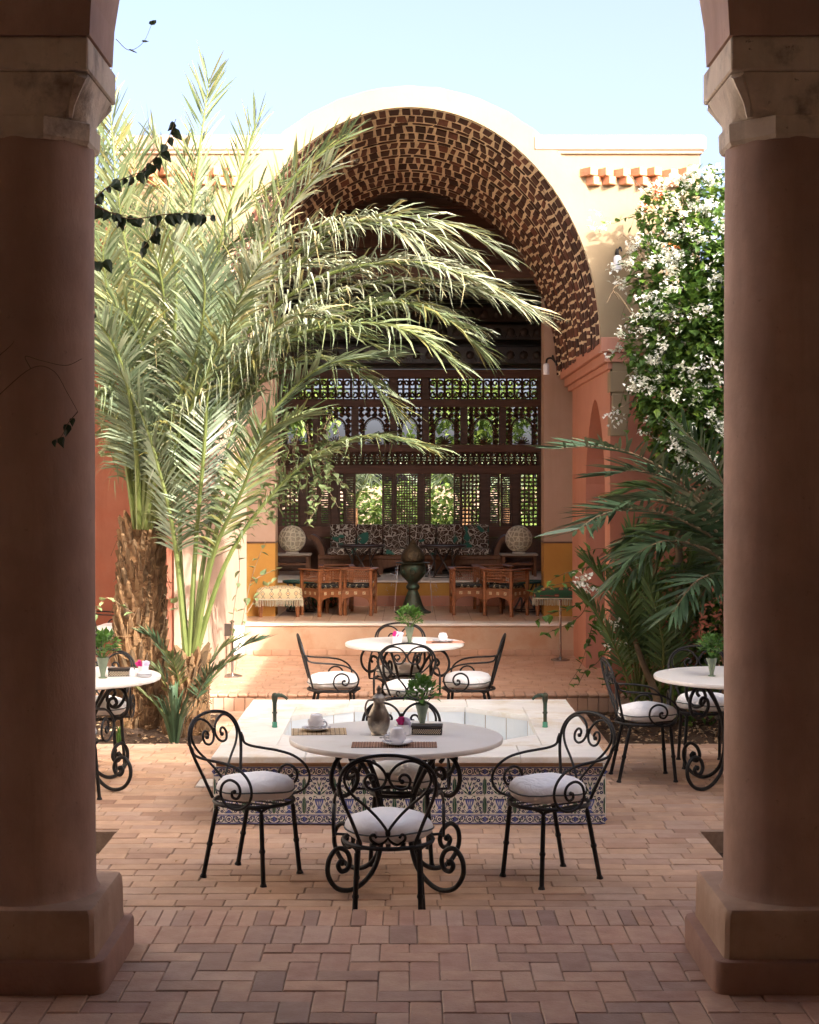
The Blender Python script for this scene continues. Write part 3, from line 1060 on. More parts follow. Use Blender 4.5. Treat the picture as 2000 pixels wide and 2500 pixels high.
lattice(xx(1127), xx(1172), zl, zh, .056, .0125); lattice(xx(806), xx(840), zl, zh, .056, .0125)
for s in (1, -1):
    a, b = sorted((s * xx(1192), s * xx(1221))); shutter(a, b - .004, zl, zh, -.02)
    a, b = sorted((s * xx(1221), s * xx(1250))); shutter(a + .004, b, zl, zh, -.02)
shutter(xx(840), xx(869), zl, zh, -.06); shutter(xx(933), xx(962), zl, zh, -.06)
shutter(xx(1034), xx(1052), zl, zh, -.06); shutter(xx(1107), xx(1126), zl, zh, -.06)
bar('window_post', xx(962), xx(968), zl, zh); bar('window_post', xx(1020), xx(1034), zl, zh)
bar('window_post', xx(1125.5), xx(1128), zl, zh); bar('window_post', xx(838.5), xx(841), zl, zh)
lattice(xx(968), xx(1020), zl + .02, zh - .02, .036, .0075)
# ------------------------------------------------------------------ fountain
mat('tile_cream', (.84, .82, .74), (.78, .76, .68), 20, .22, spec=.5)
mat('tile_navy', (.022, .03, .11), (.035, .045, .15), 40, .22, spec=.5)
mat('tile_blue', (.13, .165, .42), (.09, .12, .32), 30, .22, spec=.5)
mat('tile_green', (.025, .09, .055), (.035, .11, .065), 30, .22, spec=.5)
mat('grout', (.40, .30, .22), (.30, .22, .15), 30, .9, .3)
FC = (FY0 + FY1) / 2
fo = empty('fountain', (0, FC, 0), label='square low fountain faced with blue patterned tiles under marble slabs', cat='fountain')
ZC = .41
q = MB()
q.box(-FX + .012, FX - .012, FY0 + .012 - FC, FY1 - .012 - FC, 0, .015)
for s in (-1, 1):
    a, b = sorted((s * (FX - .14), s * (FX - .012)))
    q.box(a, b, FY0 + .012 - FC, FY1 - .012 - FC, 0.015, .372)
    a, b = sorted((s * (FC - FY0 - .14), s * (FC - FY0 - .012)))
    q.box(-FX + .14, FX - .14, a, b, .015, .372)
q.build('core', 'plaster_ochre', fo)
# tiles: flat print laid on each glazed tile
TW = (2 * FX) / 13
rows = [(.001, .0595, 'border'), (.0595, .172, 'low'), (.172, .2845, 'high'), (.2845, .343, 'border')]
def tile_mesh(kind, w, h):
    q = MB()
    q.cur = 0
    q.cbox(-w / 2 + .0008, w / 2 - .0008, -.008, .006, .0008, h - .0008, .0012)
    Y = [-.0083]
    def poly(m, pts):
        q.cur = m; Y[0] -= .00002
        q.poly([(x, Y[0], z) for x, z in pts])
    def disc(m, x, z, r, n=9, sq=1.0):
        poly(m, [(x + r * math.cos(2 * math.pi * i / n), z + r * sq * math.sin(2 * math.pi * i / n)) for i in range(n)])
    def leaf(m, x0, z0, x1, z1, wd):
        dx, dz = x1 - x0, z1 - z0
        l = math.hypot(dx, dz) or 1
        nx, nz = -dz / l * wd, dx / l * wd
        poly(m, [(x0, z0), (x0 + dx * .4 - nx, z0 + dz * .4 - nz), (x1, z1), (x0 + dx * .4 + nx, z0 + dz * .4 + nz)])
    def line(m, pts, t):
        pts = [(p[0], 0, p[1]) for p in pts]
        c = [(p.x, p.z) for p in catmull(pts, 5)]
        for i in range(len(c) - 1):
            (x0, z0), (x1, z1) = c[i], c[i + 1]
            l = math.hypot(x1 - x0, z1 - z0) or 1
            nx, nz = -(z1 - z0) / l * t, (x1 - x0) / l * t
            poly(m, [(x0 - nx, z0 - nz), (x1 - nx, z1 - nz), (x1 + nx, z1 + nz), (x0 + nx, z0 + nz)])
    def flower(x, z, r, m=1):
        for k in range(6):
            a = k * math.pi / 3
            disc(m, x + r * .62 * math.cos(a), z + r * .62 * math.sin(a), r * .42, 6)
        disc(0, x, z, r * .28, 6)
    if kind == 'border':
        for z0, z1 in ((.002, .008), (h - .008, h - .002)):
            poly(2, [(-w / 2 + .001, z0), (w / 2 - .001, z0), (w / 2 - .001, z1), (-w / 2 + .001, z1)])
        mz = h / 2
        disc(1, 0, mz, .0215, 14); disc(0, 0, mz, .0165, 14); disc(1, 0, mz, .010, 10); disc(0, 0, mz, .003, 6)
        for s in (-1, 1):
            disc(2, s * (w / 2 - .003), mz, .017, 4); flower(s * (w / 2 - .012), mz, .010)
            line(1, [(s * .02, mz - .016), (s * .034, mz + .014), (s * .048, mz + .016), (s * .056, mz + .004), (s * .046, mz - .002), (s * .040, mz + .006)], .0022)
            line(1, [(s * .024, mz + .018), (s * .036, mz - .012), (s * .052, mz - .017), (s * .066, mz - .010)], .0022)
            leaf(3, s * .028, mz + .004, s * .040, mz - .018, .004); leaf(3, s * .052, mz - .012, s * .07, mz + .012, .0045)
            flower(s * .047, mz + .0105, .0075); disc(1, s * .060, mz - .014, .0055, 7); disc(2, s * .030, mz + .015, .006, 6)
            leaf(1, s * .06, mz + .018, s * .078, mz + .019, .003); leaf(1, s * .06, mz - .019, s * .08, mz - .018, .003)
    else:
        for s in (-1, 1):                         # half a cypress on either edge
            e = s * w / 2 - s * .001
            poly(3, [(e, .004), (e - s * .008, .012), (e - s * .0105, h * .5), (e - s * .006, h - .02), (e, h - .004)])
            line(1, [(e - s * .012, .010), (e - s * .0135, h * .5), (e - s * .008, h - .018)], .0012)
        if kind == 'low':                          # vase with flowers
            poly(2, [(-.028, .088), (.028, .088), (.020, .060), (.009, .040), (.018, .014), (.026, .006), (-.026, .006), (-.018, .014), (-.009, .040), (-.020, .060)])
            for k in range(3):
                leaf(0, -.014 + .014 * k, .084, -.006 + .006 * k, .045, .003)
            line(0, [(-.020, .014), (0, .03), (.020, .014)], .002); line(1, [(-.03, .090), (.03, .090)], .0022)
            for s in (-1, 1):
                line(3, [(s * .014, .012), (s * .032, .03), (s * .046, .058), (s * .052, .09)], .0013)
                line(3, [(s * .020, .01), (s * .045, .016), (s * .066, .034)], .0013)
                for (fx, fz, fr) in ((.047, .062, .0105), (.062, .036, .0095), (.052, .094, .0105), (.040, .018, .009), (.068, .012, .008), (.068, .074, .009)):
                    flower(s * fx, fz, fr)
                for (a, b, c, d) in ((.034, .034, .026, .060), (.048, .046, .066, .056), (.030, .100, .040, .072), (.036, .104, .018, .108), (.056, .024, .072, .022)):
                    leaf(3, s * a, b, s * c, d, .0042)
                leaf(1, s * .010, .092, s * .020, .110, .003)
        else:                                      # bouquet
            leaf(1, 0, .002, 0, .030, .012); leaf(2, 0, .030, 0, .058, .008); disc(1, 0, .016, .010, 8)
            for s in (-1, 1):
                line(3, [(s * .004, .004), (s * .016, .04), (s * .036, .076), (s * .052, .094)], .0016)
                line(3, [(s * .006, .004), (s * .03, .022), (s * .058, .044)], .0016)
                leaf(3, s * .006, .014, s * .028, .062, .005); leaf(3, s * .010, .006, s * .044, .034, .005); leaf(3, 0, .05, s * .014, .09, .004)
                for (fx, fz, fr) in ((.052, .090, .0115), (.032, .100, .010), (.066, .068, .0105), (.060, .044, .011), (.040, .056, .009), (.066, .018, .0105), (.046, .016, .009), (.014, .098, .0095)):
                    flower(s * fx, fz, fr)
                leaf(1, s * .016, .066, s * .034, .078, .005); leaf(1, s * .02, .04, s * .032, .05, .004)
    return q.mesh('tile', ['tile_cream', 'tile_navy', 'tile_blue', 'tile_green'])
tms = {}
for (z0, z1, k) in rows:
    if k not in tms: tms[k] = tile_mesh(k, TW, z1 - z0)
for side in range(4):
    rz = side * math.pi / 2
    half = (FC - FY0) if side % 2 == 0 else FX
    span = FX if side % 2 == 0 else (FC - FY0)
    for i in range(13):
        for (z0, z1, k) in rows:
            M = Matrix.Rotation(rz, 4, 'Z') @ Matrix.Translation((-span + 2 * span * (i + .5) / 13, -half + .003, z0))
            o = obj('tile', tms[k], fo)
            o.matrix_local = M @ Matrix.Diagonal((2 * span / 13 / TW, 1, 1, 1))
# marble coping
def slab(pts, z0=.374, z1=ZC, name='coping_slab', m='marble_slab', g=.0022):
    c = Vector((sum(p[0] for p in pts) / len(pts), sum(p[1] for p in pts) / len(pts), 0))
    def ins(k, z): return [tuple(c + (Vector((p[0], p[1], 0)) - c) * (1 - k / max(.05, (Vector((p[0], p[1], 0)) - c).length)) + Vector((0, 0, z + rz_))) for p in pts]
    rz_ = rng.uniform(-.0012, .0012)
    q = MB(); q.loft([ins(g, z0), ins(g, z1 - .006), ins(g + .005, z1)])
    return q.build(name, m, fo, smooth=20)
OX, OY, I_ = FX + .012, FC - FY0 + .05, .82
def rect(a, b, c, d): return [(a, c), (b, c), (b, d), (a, d)]
for a, b in ((-OX, -.62), (-.62, .02), (.02, .66), (.66, OX)): slab(rect(a, b, -OY, -I_))
for a, b in ((-OX, -.45), (-.45, .42), (.42, OX)): slab(rect(a, b, I_, OY))
for s in (-1, 1):
    for c, d in ((-I_, -.35), (-.35, .28), (.28, I_)):
        a, b = sorted((s * I_, s * OX)); slab(rect(a, b, c, d))
K = .40
for sx in (-1, 1):
    for sy in (-1, 1):
        t = [(sx * I_, sy * I_), (sx * K, sy * I_), (sx * I_, sy * K)]
        if sx * sy < 0: t = t[::-1]
        slab(t)
oc = [(-I_, -K), (-K, -I_), (K, -I_), (I_, -K), (I_, K), (K, I_), (-K, I_), (-I_, K)]
for i in range(8):
    (xa, ya), (xb, yb) = oc[i], oc[(i + 1) % 8]
    q = MB()
    n = 3
    for j in range(n):
        u0, u1 = j / n + .004, (j + 1) / n - .004
        A_ = Vector((xa, ya, 0)).lerp(Vector((xb, yb, 0)), u0) * 1.004; B_ = Vector((xa, ya, 0)).lerp(Vector((xb, yb, 0)), u1) * 1.004
        q.poly([(A_.x, A_.y, .016), (A_.x, A_.y, .378), (B_.x, B_.y, .378), (B_.x, B_.y, .016)])
    q.build('pool_wall', 'marble_pool', fo)
q = MB(); q.poly([(x * 1.05, y * 1.05, .017) for x, y in oc]); q.build('pool_floor', 'marble_pool', fo)
m, nt, bs = newmat('water')
bs.inputs['Base Color'].default_value = (.75, .86, .9, 1); bs.inputs['Roughness'].default_value = .03
bs.inputs['Transmission Weight'].default_value = 1.0; bs.inputs['IOR'].default_value = 1.33
bp = nt.nodes.new('ShaderNodeBump'); bp.inputs['Strength'].default_value = .25; bp.inputs['Distance'].default_value = .01
nt.links.new(noise(nt, 14, 2), bp.inputs['Height']); nt.links.new(bp.outputs[0], bs.inputs['Normal'])
q = MB(); q.poly([(x, y, .155) for x, y in oc]); q.build('water', 'water', fo)
# bronze spouts standing on the coping
mat('bronze', (.045, .06, .048), (.08, .075, .045), 18, .5, .3, 50, metal=.6, c3=(.06, .15, .11), s3=14, t3=(.5, .7))
mat('verdigris', (.05, .22, .14), (.09, .26, .18), 25, .7, .3, 60)
def spout(x, y, s, label):
    t = empty('bronze_spout', (x, y, ZC), label=label, cat='spout', group='bronze spouts on the fountain rim')
    q = MB(); q.lathe([(.017, 0), (.019, .006), (.017, .012), (.017, .034), (.014, .038)], 14); q.build('foot', 'verdigris', t, smooth=40)
    q = MB(); q.lathe([(.0125, .036), (.0125, .09), (.017, .094), (.017, .102), (.0125, .106), (.014, .16), (.019, .185), (.022, .205), (.018, .222), (.008, .23)], 14); q.build('stem', 'bronze', t, smooth=40)
    q = MB(); q.tube(catmull([(0, 0, .205), (s * .03, 0, .214), (s * .065, -.004, .204), (s * .085, -.006, .186)], 4), lambda u: .016 - .008 * u, 8)
    q.tube([(s * .03, 0, .21), (s * .05, 0, .225)], lambda u: .01 - .007 * u, 6); q.build('spout_head', 'bronze', t, smooth=50)
spout(-.895, 10.33, 1, 'small bronze spout on left rim of the fountain')
spout(.90, 10.33, -1, 'small bronze spout on right rim of the fountain')

# ------------------------------------------------------------------ wrought iron chair
SZ = .405                                     # seat ring
def make_chair(name='iron_chair'):
    t = empty(name, (0, 0, 0))
    def by(z): return -.185 - .115 * max(0, (z - .42)) / .43      # back rake
    hr = .0085
    q = MB()
    hp = [(-.125, .42), (-.165, .53), (-.208, .64), (-.222, .71), (-.205, .775), (-.155, .823), (-.08, .846), (0, .853)]
    full = hp + [(-x, z) for x, z in hp[-2::-1]]
    q.tube(catmull([(x, by(z), z) for x, z in full], 5), hr, 8)
    q.build('back_hoop', 'iron', t, smooth=60)
    for s in (-1, 1):
        q = MB()
        sc = [(-.054, .452), (-.064, .468), (-.08, .46), (-.076, .438), (-.043, .418), (-.012, .436), (0, .475), (-.04, .54), (-.10, .605), (-.165, .665), (-.198, .725), (-.185, .78), (-.14, .818),
              (-.09, .825), (-.038, .80), (-.007, .752), (-.02, .708), (-.056, .688), (-.092, .698), (-.104, .731), (-.088, .757), (-.064, .757), (-.054, .738), (-.066, .726)]
        q.tube(catmull([(-s * x * 1.0, by(z) + .002, z) for x, z in sc], 4), .0068, 7)
        e = sc[-1]
        q.lathe([(.002, -.011), (.011, -.006), (.011, .006), (.002, .011)], 8, M=Matrix.Translation((-s * e[0], by(e[1]), e[1])) @ Matrix.Rotation(R(90), 4, 'X'))
        q.build('back_scroll', 'iron', t, smooth=60)
    for z in (.755, .477):
        q = MB(); q.lathe([(.011, -.014), (.0125, 0), (.011, .014)], 8, M=Matrix.Translation((0, by(z) + .002, z)))
        q.build('collar', 'iron', t, smooth=50)
    for s in (-1, 1):
        q = MB()
        ap = [(-.262, .712, .232), (-.246, .690, .226), (-.232, .660, .224), (-.185, .645, .226), (-.10, .638, .232), (-.02, .632, .238), (.075, .612, .25), (.145, .566, .262), (.172, .505, .268), (.150, .445, .266),
              (.085, .408, .262), (.015, .418, .262), (-.028, .468, .262), (-.018, .528, .262), (.028, .556, .262), (.078, .54, .262), (.096, .500, .262), (.076, .464, .262), (.046, .470, .262), (.044, .494, .262), (.058, .500, .262)]
        q.tube(catmull([(s * x, y, z) for y, z, x in ap], 4), .0074, 7)
        q.lathe([(.002, -.010), (.011, -.005), (.011, .005), (.002, .010)], 8, M=Matrix.Translation((s * .262, .058, .498)) @ Matrix.Rotation(R(90), 4, 'Y'))
        q.tube([(s * .262, .09, .408), (s * .195, .085, SZ)], .007, 6)
        q.build('arm', 'iron', t, smooth=60)
    q = MB()
    ring = [(.212 * math.cos(2 * math.pi * i / 28), -.005 + .212 * math.sin(2 * math.pi * i / 28), SZ) for i in range(28)]
    q.tube(ring, .0105, 7, closed=True)
    for k in range(5):
        x = -.14 + .07 * k; yy = math.sqrt(.21 ** 2 - x * x)
        q.box(x - .012, x + .012, -yy, yy - .01, SZ - .006, SZ - .002)
    q.build('seat_ring', 'iron', t, smooth=60)
    for sx, sy, k in ((-1, 1, 1), (1, 1, 1), (-1, -1, 0), (1, -1, 0)):
        q = MB()
        tx, ty = sx * .145, sy * .145 + (.0 if sy > 0 else -.0)
        fx, fy = (sx * .168, .175) if sy > 0 else (sx * .155, -.225)
        a, b = Vector((tx, ty, SZ - .035)), Vector((fx, fy, 0))
        def at(u): return a.lerp(b, u)
        def rad(u): return .0125
        q.tube([at(0), at(.5), at(.985)], rad, 9)
        q.tube([at(.50), at(.515), at(.53)], lambda u: .0165, 9); q.tube([at(.488), at(.50)], .0145, 9); q.tube([at(.53), at(.542)], .0145, 9)
        q.tube([at(.955), at(.975), at(1)], lambda u: .0135 + .006 * u, 10)
        ang = math.atan2(ty, tx)
        for d in (-1, 1):                        # fork up to the ring
            e = Vector((.212 * math.cos(ang + d * .30), -.005 + .212 * math.sin(ang + d * .30), SZ))
            m_ = Vector((.207 * math.cos(ang + d * .10), .207 * math.sin(ang + d * .10), SZ - .010))
            q.tube(catmull([at(.03), at(0) + Vector((0, 0, .008)), m_, e], 4), .0085, 6)
        q.build('leg', 'iron', t, smooth=50)
    # cushion
    q = MB()
    rings = []
    jr = random.Random(4)
    n = 36
    for (k, z) in ((.55, .0), (.93, .004), (1.03, .022), (1.07, .046), (1.045, .07), (.93, .094), (.66, .110), (.3, .117), (.04, .118)):
        rg = []
        for j in range(n):
            a = 2 * math.pi * j / n
            w = 1 + .014 * math.sin(5 * a + z * 40) + .008 * math.sin(11 * a + 2)
            rg.append((.196 * k * w * math.cos(a), .005 + .192 * k * w * math.sin(a), SZ + .012 + z + .004 * math.sin(3 * a + k * 4) * k + jr.uniform(-.0012, .0012)))
        rings.append(rg)
    q.loft(rings)
    cu = q.build('cushion', 'cushion', t, smooth=80)
    q = MB(); q.tube([(Vector(p) + Vector((p[0], p[1], 0)) * .01) for p in rings[3]], .004, 5, closed=True)
    q.build('cushion_piping', 'piping', cu, smooth=80)
    return t
chair0 = make_chair()
chair0['category'] = 'chair'
used = [False]
def chair(x, y, ang, label, z=0.0, group='iron garden chairs', scale=.97):
    """ang = heading of the seat in degrees from +x"""
    rz = R(ang - 90)
    if not used[0]:
        used[0] = True
        chair0.scale = (.97, .97, .97); chair0.location = (x, y, z); chair0.rotation_euler = (0, 0, rz); chair0['label'] = label; chair0['group'] = group
        return chair0
    c = copy_tree(chair0, (x, y, z), rz, label, group, scale)
    for ch in c.children:                        # every cushion sits a little differently
        if ch.name.startswith('cushion'):
            ch.rotation_euler = (rng.uniform(-.02, .02), rng.uniform(-.02, .02), rng.uniform(-2.5, 2.5))
            k = rng.uniform(.96, 1.03); ch.scale = (k, k, rng.uniform(.995, 1.015))
    return c
chair(-.097, 7.17, 90, 'iron chair seen from behind in front of the nearest table')
chair(-.80, 8.05, -30, 'iron chair left of nearest table, turned towards the viewer')
chair(.713, 8.0, 213, 'iron chair right of nearest table, turned towards the viewer')
chair(-.045, 8.42, -90, 'iron chair between nearest table and tiled fountain')
chair(-.60, 12.42, 8, 'iron chair left of the farther table behind fountain')
chair(.47, 12.45, 172, 'iron chair right of the farther table behind fountain')
chair(-.02, 11.98, 90, 'iron chair with back to viewer at farther table behind fountain')
chair(-.08, 13.12, -90, 'iron chair on far side of farther table against the terrace')
chair(-2.18, 9.85, 80, 'iron chair at the left side table, mostly hidden by left column')
chair(-2.2, 10.98, -90, 'iron chair behind the left side table near palm trunk')
chair(1.63, 10.72, 3, 'iron chair left of the right side table, in profile')
chair(2.12, 11.22, -92, 'iron chair behind the right side table under palm leaves')
chair(2.32, 9.80, 95, 'iron chair on near side of right side table by right column')
chair(-2.86, 15.1, 20, 'iron chair on the terrace by red wall, left of palm trunk', z=ZT)
chair(-2.42, 15.7, 200, 'iron chair on the terrace behind the palm trunk', z=ZT)

# ------------------------------------------------------------------ wrought iron tables
mat('table_marble', (.84, .82, .78), (.78, .75, .70), 4, .3, .02, 20, c3=(.62, .53, .42), s3=3.2, t3=(.6, .85), spec=.5)
mat('table_rim', (.40, .27, .18), (.34, .22, .15), 10, .6)
def make_table():
    t = empty('iron_table', (0, 0, 0), cat='table')
    q = MB()
    q.lathe([(.46, .712), (.535, .712), (.543, .716), (.545, .722), (.545, .732), (.541, .739), (.534, .7405)], 72)
    q.build('tabletop', 'table_marble', t, smooth=35)
    q = MB(); q.lathe([(.40, .700), (.47, .700), (.47, .711), (.40, .711)], 40, cap=False); q.build('frame_ring', 'iron', t, smooth=40)
    for k in range(4):
        a = R(45 + 90 * k)
        ux, uy = math.cos(a), math.sin(a)
        def c3(pr): return catmull([(ux * r, uy * r, z) for r, z in pr], 5)
        q = MB()
        q.tube(c3([(.30, .700), (.265, .66), (.20, .58), (.145, .49), (.115, .40), (.10, .30), (.108, .20), (.15, .10), (.23, .035), (.32, .014), (.41, .04), (.465, .11), (.462, .185), (.41, .232), (.35, .215), (.322, .165), (.34, .122), (.38, .118), (.40, .148), (.38, .172)]), .0125, 8)
        q.lathe([(.003, -.016), (.017, -.008), (.017, .008), (.003, .016)], 9, M=Matrix.Translation((ux * .375, uy * .375, .16)) @ Matrix.Rotation(a, 4, 'Z') @ Matrix.Rotation(R(90), 4, 'X'))
        q.build('leg', 'iron', t, smooth=60)
        q = MB()
        q.tube(c3([(.345, .700), (.41, .665), (.445, .60), (.43, .53), (.375, .488), (.31, .50), (.27, .55), (.28, .60), (.325, .615), (.345, .585), (.325, .565)]), .0115, 8)
        q.build('bracket_scroll', 'iron', t, smooth=60)
    q = MB(); q.tube([(.13 * math.cos(2 * math.pi * i / 24), .13 * math.sin(2 * math.pi * i / 24), .455) for i in range(24)], .010, 7, closed=True)
    q.build('waist_ring', 'iron', t, smooth=60)
    return t
tb = make_table()
tb.location = (-.068, 7.94, 0); tb['label'] = 'nearest round marble table on scrolled iron legs, set for coffee'; tb['group'] = 'round marble tables'
copy_tree(tb, (-.04, 12.62, 0), R(20), 'round marble table between fountain and terrace step', scale=1.0).scale = (.885, .885, 1)
copy_tree(tb, (-2.215, 10.42, 0), R(12), 'round marble side table beside the left column')
copy_tree(tb, (2.19, 10.45, 0), R(-8), 'round marble side table beside the right column')

# ------------------------------------------------------------------ things on the tables
TZ = .7415
mat('china', (.84, .84, .86), (.80, .80, .83), 8, .18, spec=.5, coat=.3)
mat('pewter', (.22, .19, .155), (.12, .10, .08), 9, .33, .15, 30, metal=.85, c3=(.5, .44, .35), s3=7, t3=(.5, .75))
mat('mat_straw', (.62, .47, .28), (.52, .38, .22), 60, .8, .4, 120, stretch=(6, 1, 1))
mat('mat_brown', (.36, .20, .13), (.27, .145, .095), 60, .8, .4, 120, stretch=(6, 1, 1))
mat('mat_line', (.11, .06, .035))
mat('box_dark', (.03, .024, .02), (.05, .035, .028), 20, .35, spec=.5)
mat('box_inlay', (.62, .52, .38), (.5, .4, .27), 60, .4)
mat('sachet_pink', (.62, .03, .22), (.5, .02, .16), 15, .5)
mat('sachet_white', (.72, .70, .82), (.6, .57, .74), 12, .5)
mat('glass_vase', (.13, .17, .11), (.19, .24, .16), 14, .22, spec=.5)
mat('herb', (.095, .20, .04), (.06, .14, .028), 20, .5, trans=.25, rnd=[(.7, .75, .6), (1, 1, 1), (1.3, 1.25, 1.2), (.85, .95, .8)])
def cup(x, y, z, rz, label, sc=1.0):
    t = empty('coffee_cup', (x, y, z), rz, label=label, cat='cup', group='coffee cups')
    q = MB(); q.lathe([(.02, 0), (.03, .003), (.055, .008), (.074, .016), (.076, .019), (.07, .018), (.05, .011), (.02, .009)], 32); q.build('saucer', 'china', t, smooth=40)
    q = MB(); q.lathe([(.028, .010), (.032, .014), (.041, .028), (.044, .045), (.044, .058), (.041, .058), (.038, .05)], 28); q.build('bowl', 'china', t, smooth=40)
    q = MB(); q.lathe([(.036, .052), (.037, .057), (.035, .062), (.034, .072), (.030, .083), (.02, .088), (.004, .089)], 28); q.build('lid', 'china', t, smooth=40)
    q = MB(); q.tube(catmull([(.042, 0, .05), (.062, 0, .050), (.066, 0, .036), (.055, 0, .024), (.038, 0, .024)], 4), .005, 7); q.build('handle', 'china', t, smooth=60)
    q = MB(); q.tube([(-.03, -.045, .022), (.055, -.052, .030)], .0025, 6); q.lathe([(.003, 0), (.010, .002), (.006, .005)], 8, c=(.066, -.053, .028)); q.build('spoon', 'pewter', t, smooth=50)
    t.scale = (sc, sc, sc)
    return t
def placemat(x, y, rz, w, d, m, n, label, z=TZ):
    t = empty('placemat', (x, y, z), rz, label=label, cat='placemat')
    q = MB()
    k = 46
    for i in range(k):
        a = -w / 2 + w * i / k
        q.box(a + .0004, a + w / k - .0004, -d / 2, d / 2, 0, .0022 + .0006 * (i % 2))
    q.build('straw_strips', m, t, kind='stuff')
    q = MB()
    for i in range(n):
        a = -w / 2 + w * (i + .5) / n
        q.box(a - .0012, a + .0012, -d / 2 - .001, d / 2 + .001, 0, .0035)
    q.build('dark_threads', 'mat_line', t, kind='stuff')
placemat(-.47, 8.07, R(4), .285, .21, 'mat_straw', 12, 'straw placemat with dark stripes on the nearest table')
placemat(-.075, 7.66, R(0), .42, .16, 'mat_brown', 30, 'brown slatted placemat at front of nearest table')
cup(-.485, 8.09, TZ + .003, R(-30), 'white cup on striped straw placemat, left on nearest table')
cup(-.06, 7.65, TZ + .003, R(200), 'white cup on brown placemat, front of nearest table')
t = empty('coffee_pot', (-.157, 7.985, TZ), R(25), label='old pewter coffee pot on the nearest table', cat='pot')
q = MB(); q.lathe([(.040, 0), (.043, .004), (.040, .010), (.050, .03), (.0575, .055), (.058, .08), (.052, .105), (.040, .13), (.030, .15), (.027, .165), (.031, .182), (.033, .186)], 32); q.build('body', 'pewter', t, smooth=50)
q = MB(); q.lathe([(.034, .184), (.035, .19), (.024, .202), (.012, .21), (.010, .222), (.014, .23), (.012, .24), (.003, .252)], 24); q.build('lid', 'pewter', t, smooth=40)
q = MB(); q.tube(catmull([(.028, 0, .18), (.05, 0, .19), (.066, 0, .185)], 4), lambda u: .012 - .006 * u, 8); q.build('lip', 'pewter', t, smooth=60)
q = MB(); q.tube(catmull([(-.03, 0, .178), (-.062, 0, .176), (-.076, 0, .14), (-.068, 0, .105), (-.05, 0, .088)], 5), .005, 7); q.build('handle', 'pewter', t, smooth=60)
def sugar(x, y, z, label, sc=1.0):
    t = empty('sugar_pot', (x, y, z), label=label, cat='pot', group='pots of sugar sachets')
    q = MB(); q.lathe([(.030, 0), (.034, .003), (.036, .055), (.033, .055), (.031, .02)], 24); q.build('pot', 'china', t, smooth=40)
    jr = random.Random(int(abs(x) * 1000))
    for i in range(12):
        q = MB()
        pink = i < 5
        ax = (-.012 if pink else .010) + jr.uniform(-.012, .012); ay = jr.uniform(-.018, .018)
        M = Matrix.Translation((ax, ay, .035)) @ Matrix.Rotation(jr.uniform(-.9, .9), 4, 'Z') @ Matrix.Rotation(jr.uniform(-.4, .4) + (-.2 if pink else .25), 4, 'Y') @ Matrix.Rotation(jr.uniform(-.3, .3), 4, 'X')
        q.cbox(-.013, .013, -.0015, .0015, 0, jr.uniform(.045, .06), .001, M)
        q.build('sachet', 'sachet_pink' if pink else 'sachet_white', t)
    t.scale = (sc, sc, sc)
sugar(-.03, 7.97, TZ, 'white pot of pink and white sachets on the nearest table')
def herb_vase(x, y, z, label, sc=1.0, seed=1, dense=150):
    t = empty('herb_vase', (x, y, z), label=label, cat='vase', group='vases of herbs on the tables')
    q = MB(); q.lathe([(.022, 0), (.024, .003), (.012, .008), (.013, .02), (.018, .045), (.027, .085), (.034, .11), (.031, .11), (.02, .06)], 24); q.build('vase', 'glass_vase', t, smooth=50)
    jr = random.Random(seed)
    st = MB(); lf = MB(); rn = []
    for i in range(16):
        a = jr.uniform(0, 6.28); r = jr.uniform(.02, .09); h = jr.uniform(.17, .25) - r * .5
        st.tube(catmull([(0, 0, .09), (math.cos(a) * r * .4, math.sin(a) * r * .4, .13), (math.cos(a) * r, math.sin(a) * r, h)], 3), .0015, 4)
    st.build('stems', 'herb', t)
    for i in range(dense):
        a = jr.uniform(0, 6.28); e = jr.uniform(-.35, 1.3); rr = jr.uniform(.55, 1.0)
        c = Vector((math.cos(a) * math.cos(e) * .085 * rr, math.sin(a) * math.cos(e) * .085 * rr, .165 + math.sin(e) * .075 * rr))
        d = (c - Vector((0, 0, .13))).normalized() + Vector((jr.uniform(-.5, .5), jr.uniform(-.5, .5), jr.uniform(-.5, .3)))
        leaf_blade(lf, c, d, jr.uniform(.028, .048), jr.uniform(.010, .016), jr); rn.extend([jr.random()] * 4)
    lf.build('leaves', 'herb', t, rnd=rn, kind='stuff', smooth=60)
    t.scale = (sc, sc, sc)
def leaf_blade(q, c, d, L, w, jr, fold=.25, droop=.3):
    d = Vector(d).normalized()
    up = Vector((jr.uniform(-.4, .4), jr.uniform(-.4, .4), 1))
    s = d.cross(up)
    s = s.normalized() if s.length > 1e-4 else Vector((1, 0, 0))
    n = s.cross(d).normalized()
    k = len(q.v)
    a = c; m1 = c + d * L * .45 + n * L * .04; tip = c + d * L - n * L * droop * .5
    q.v.extend([tuple(a), tuple(m1 + s * w + n * w * fold), tuple(m1), tuple(m1 - s * w + n * w * fold), tuple(tip)])
    for f in ((0, 1, 2), (0, 2, 3), (1, 4, 2), (2, 4, 3)):
        q.face([k + i for i in f])
herb_vase(.067, 8.22, TZ, 'vase of green herbs on the nearest table', 1.08, 1)
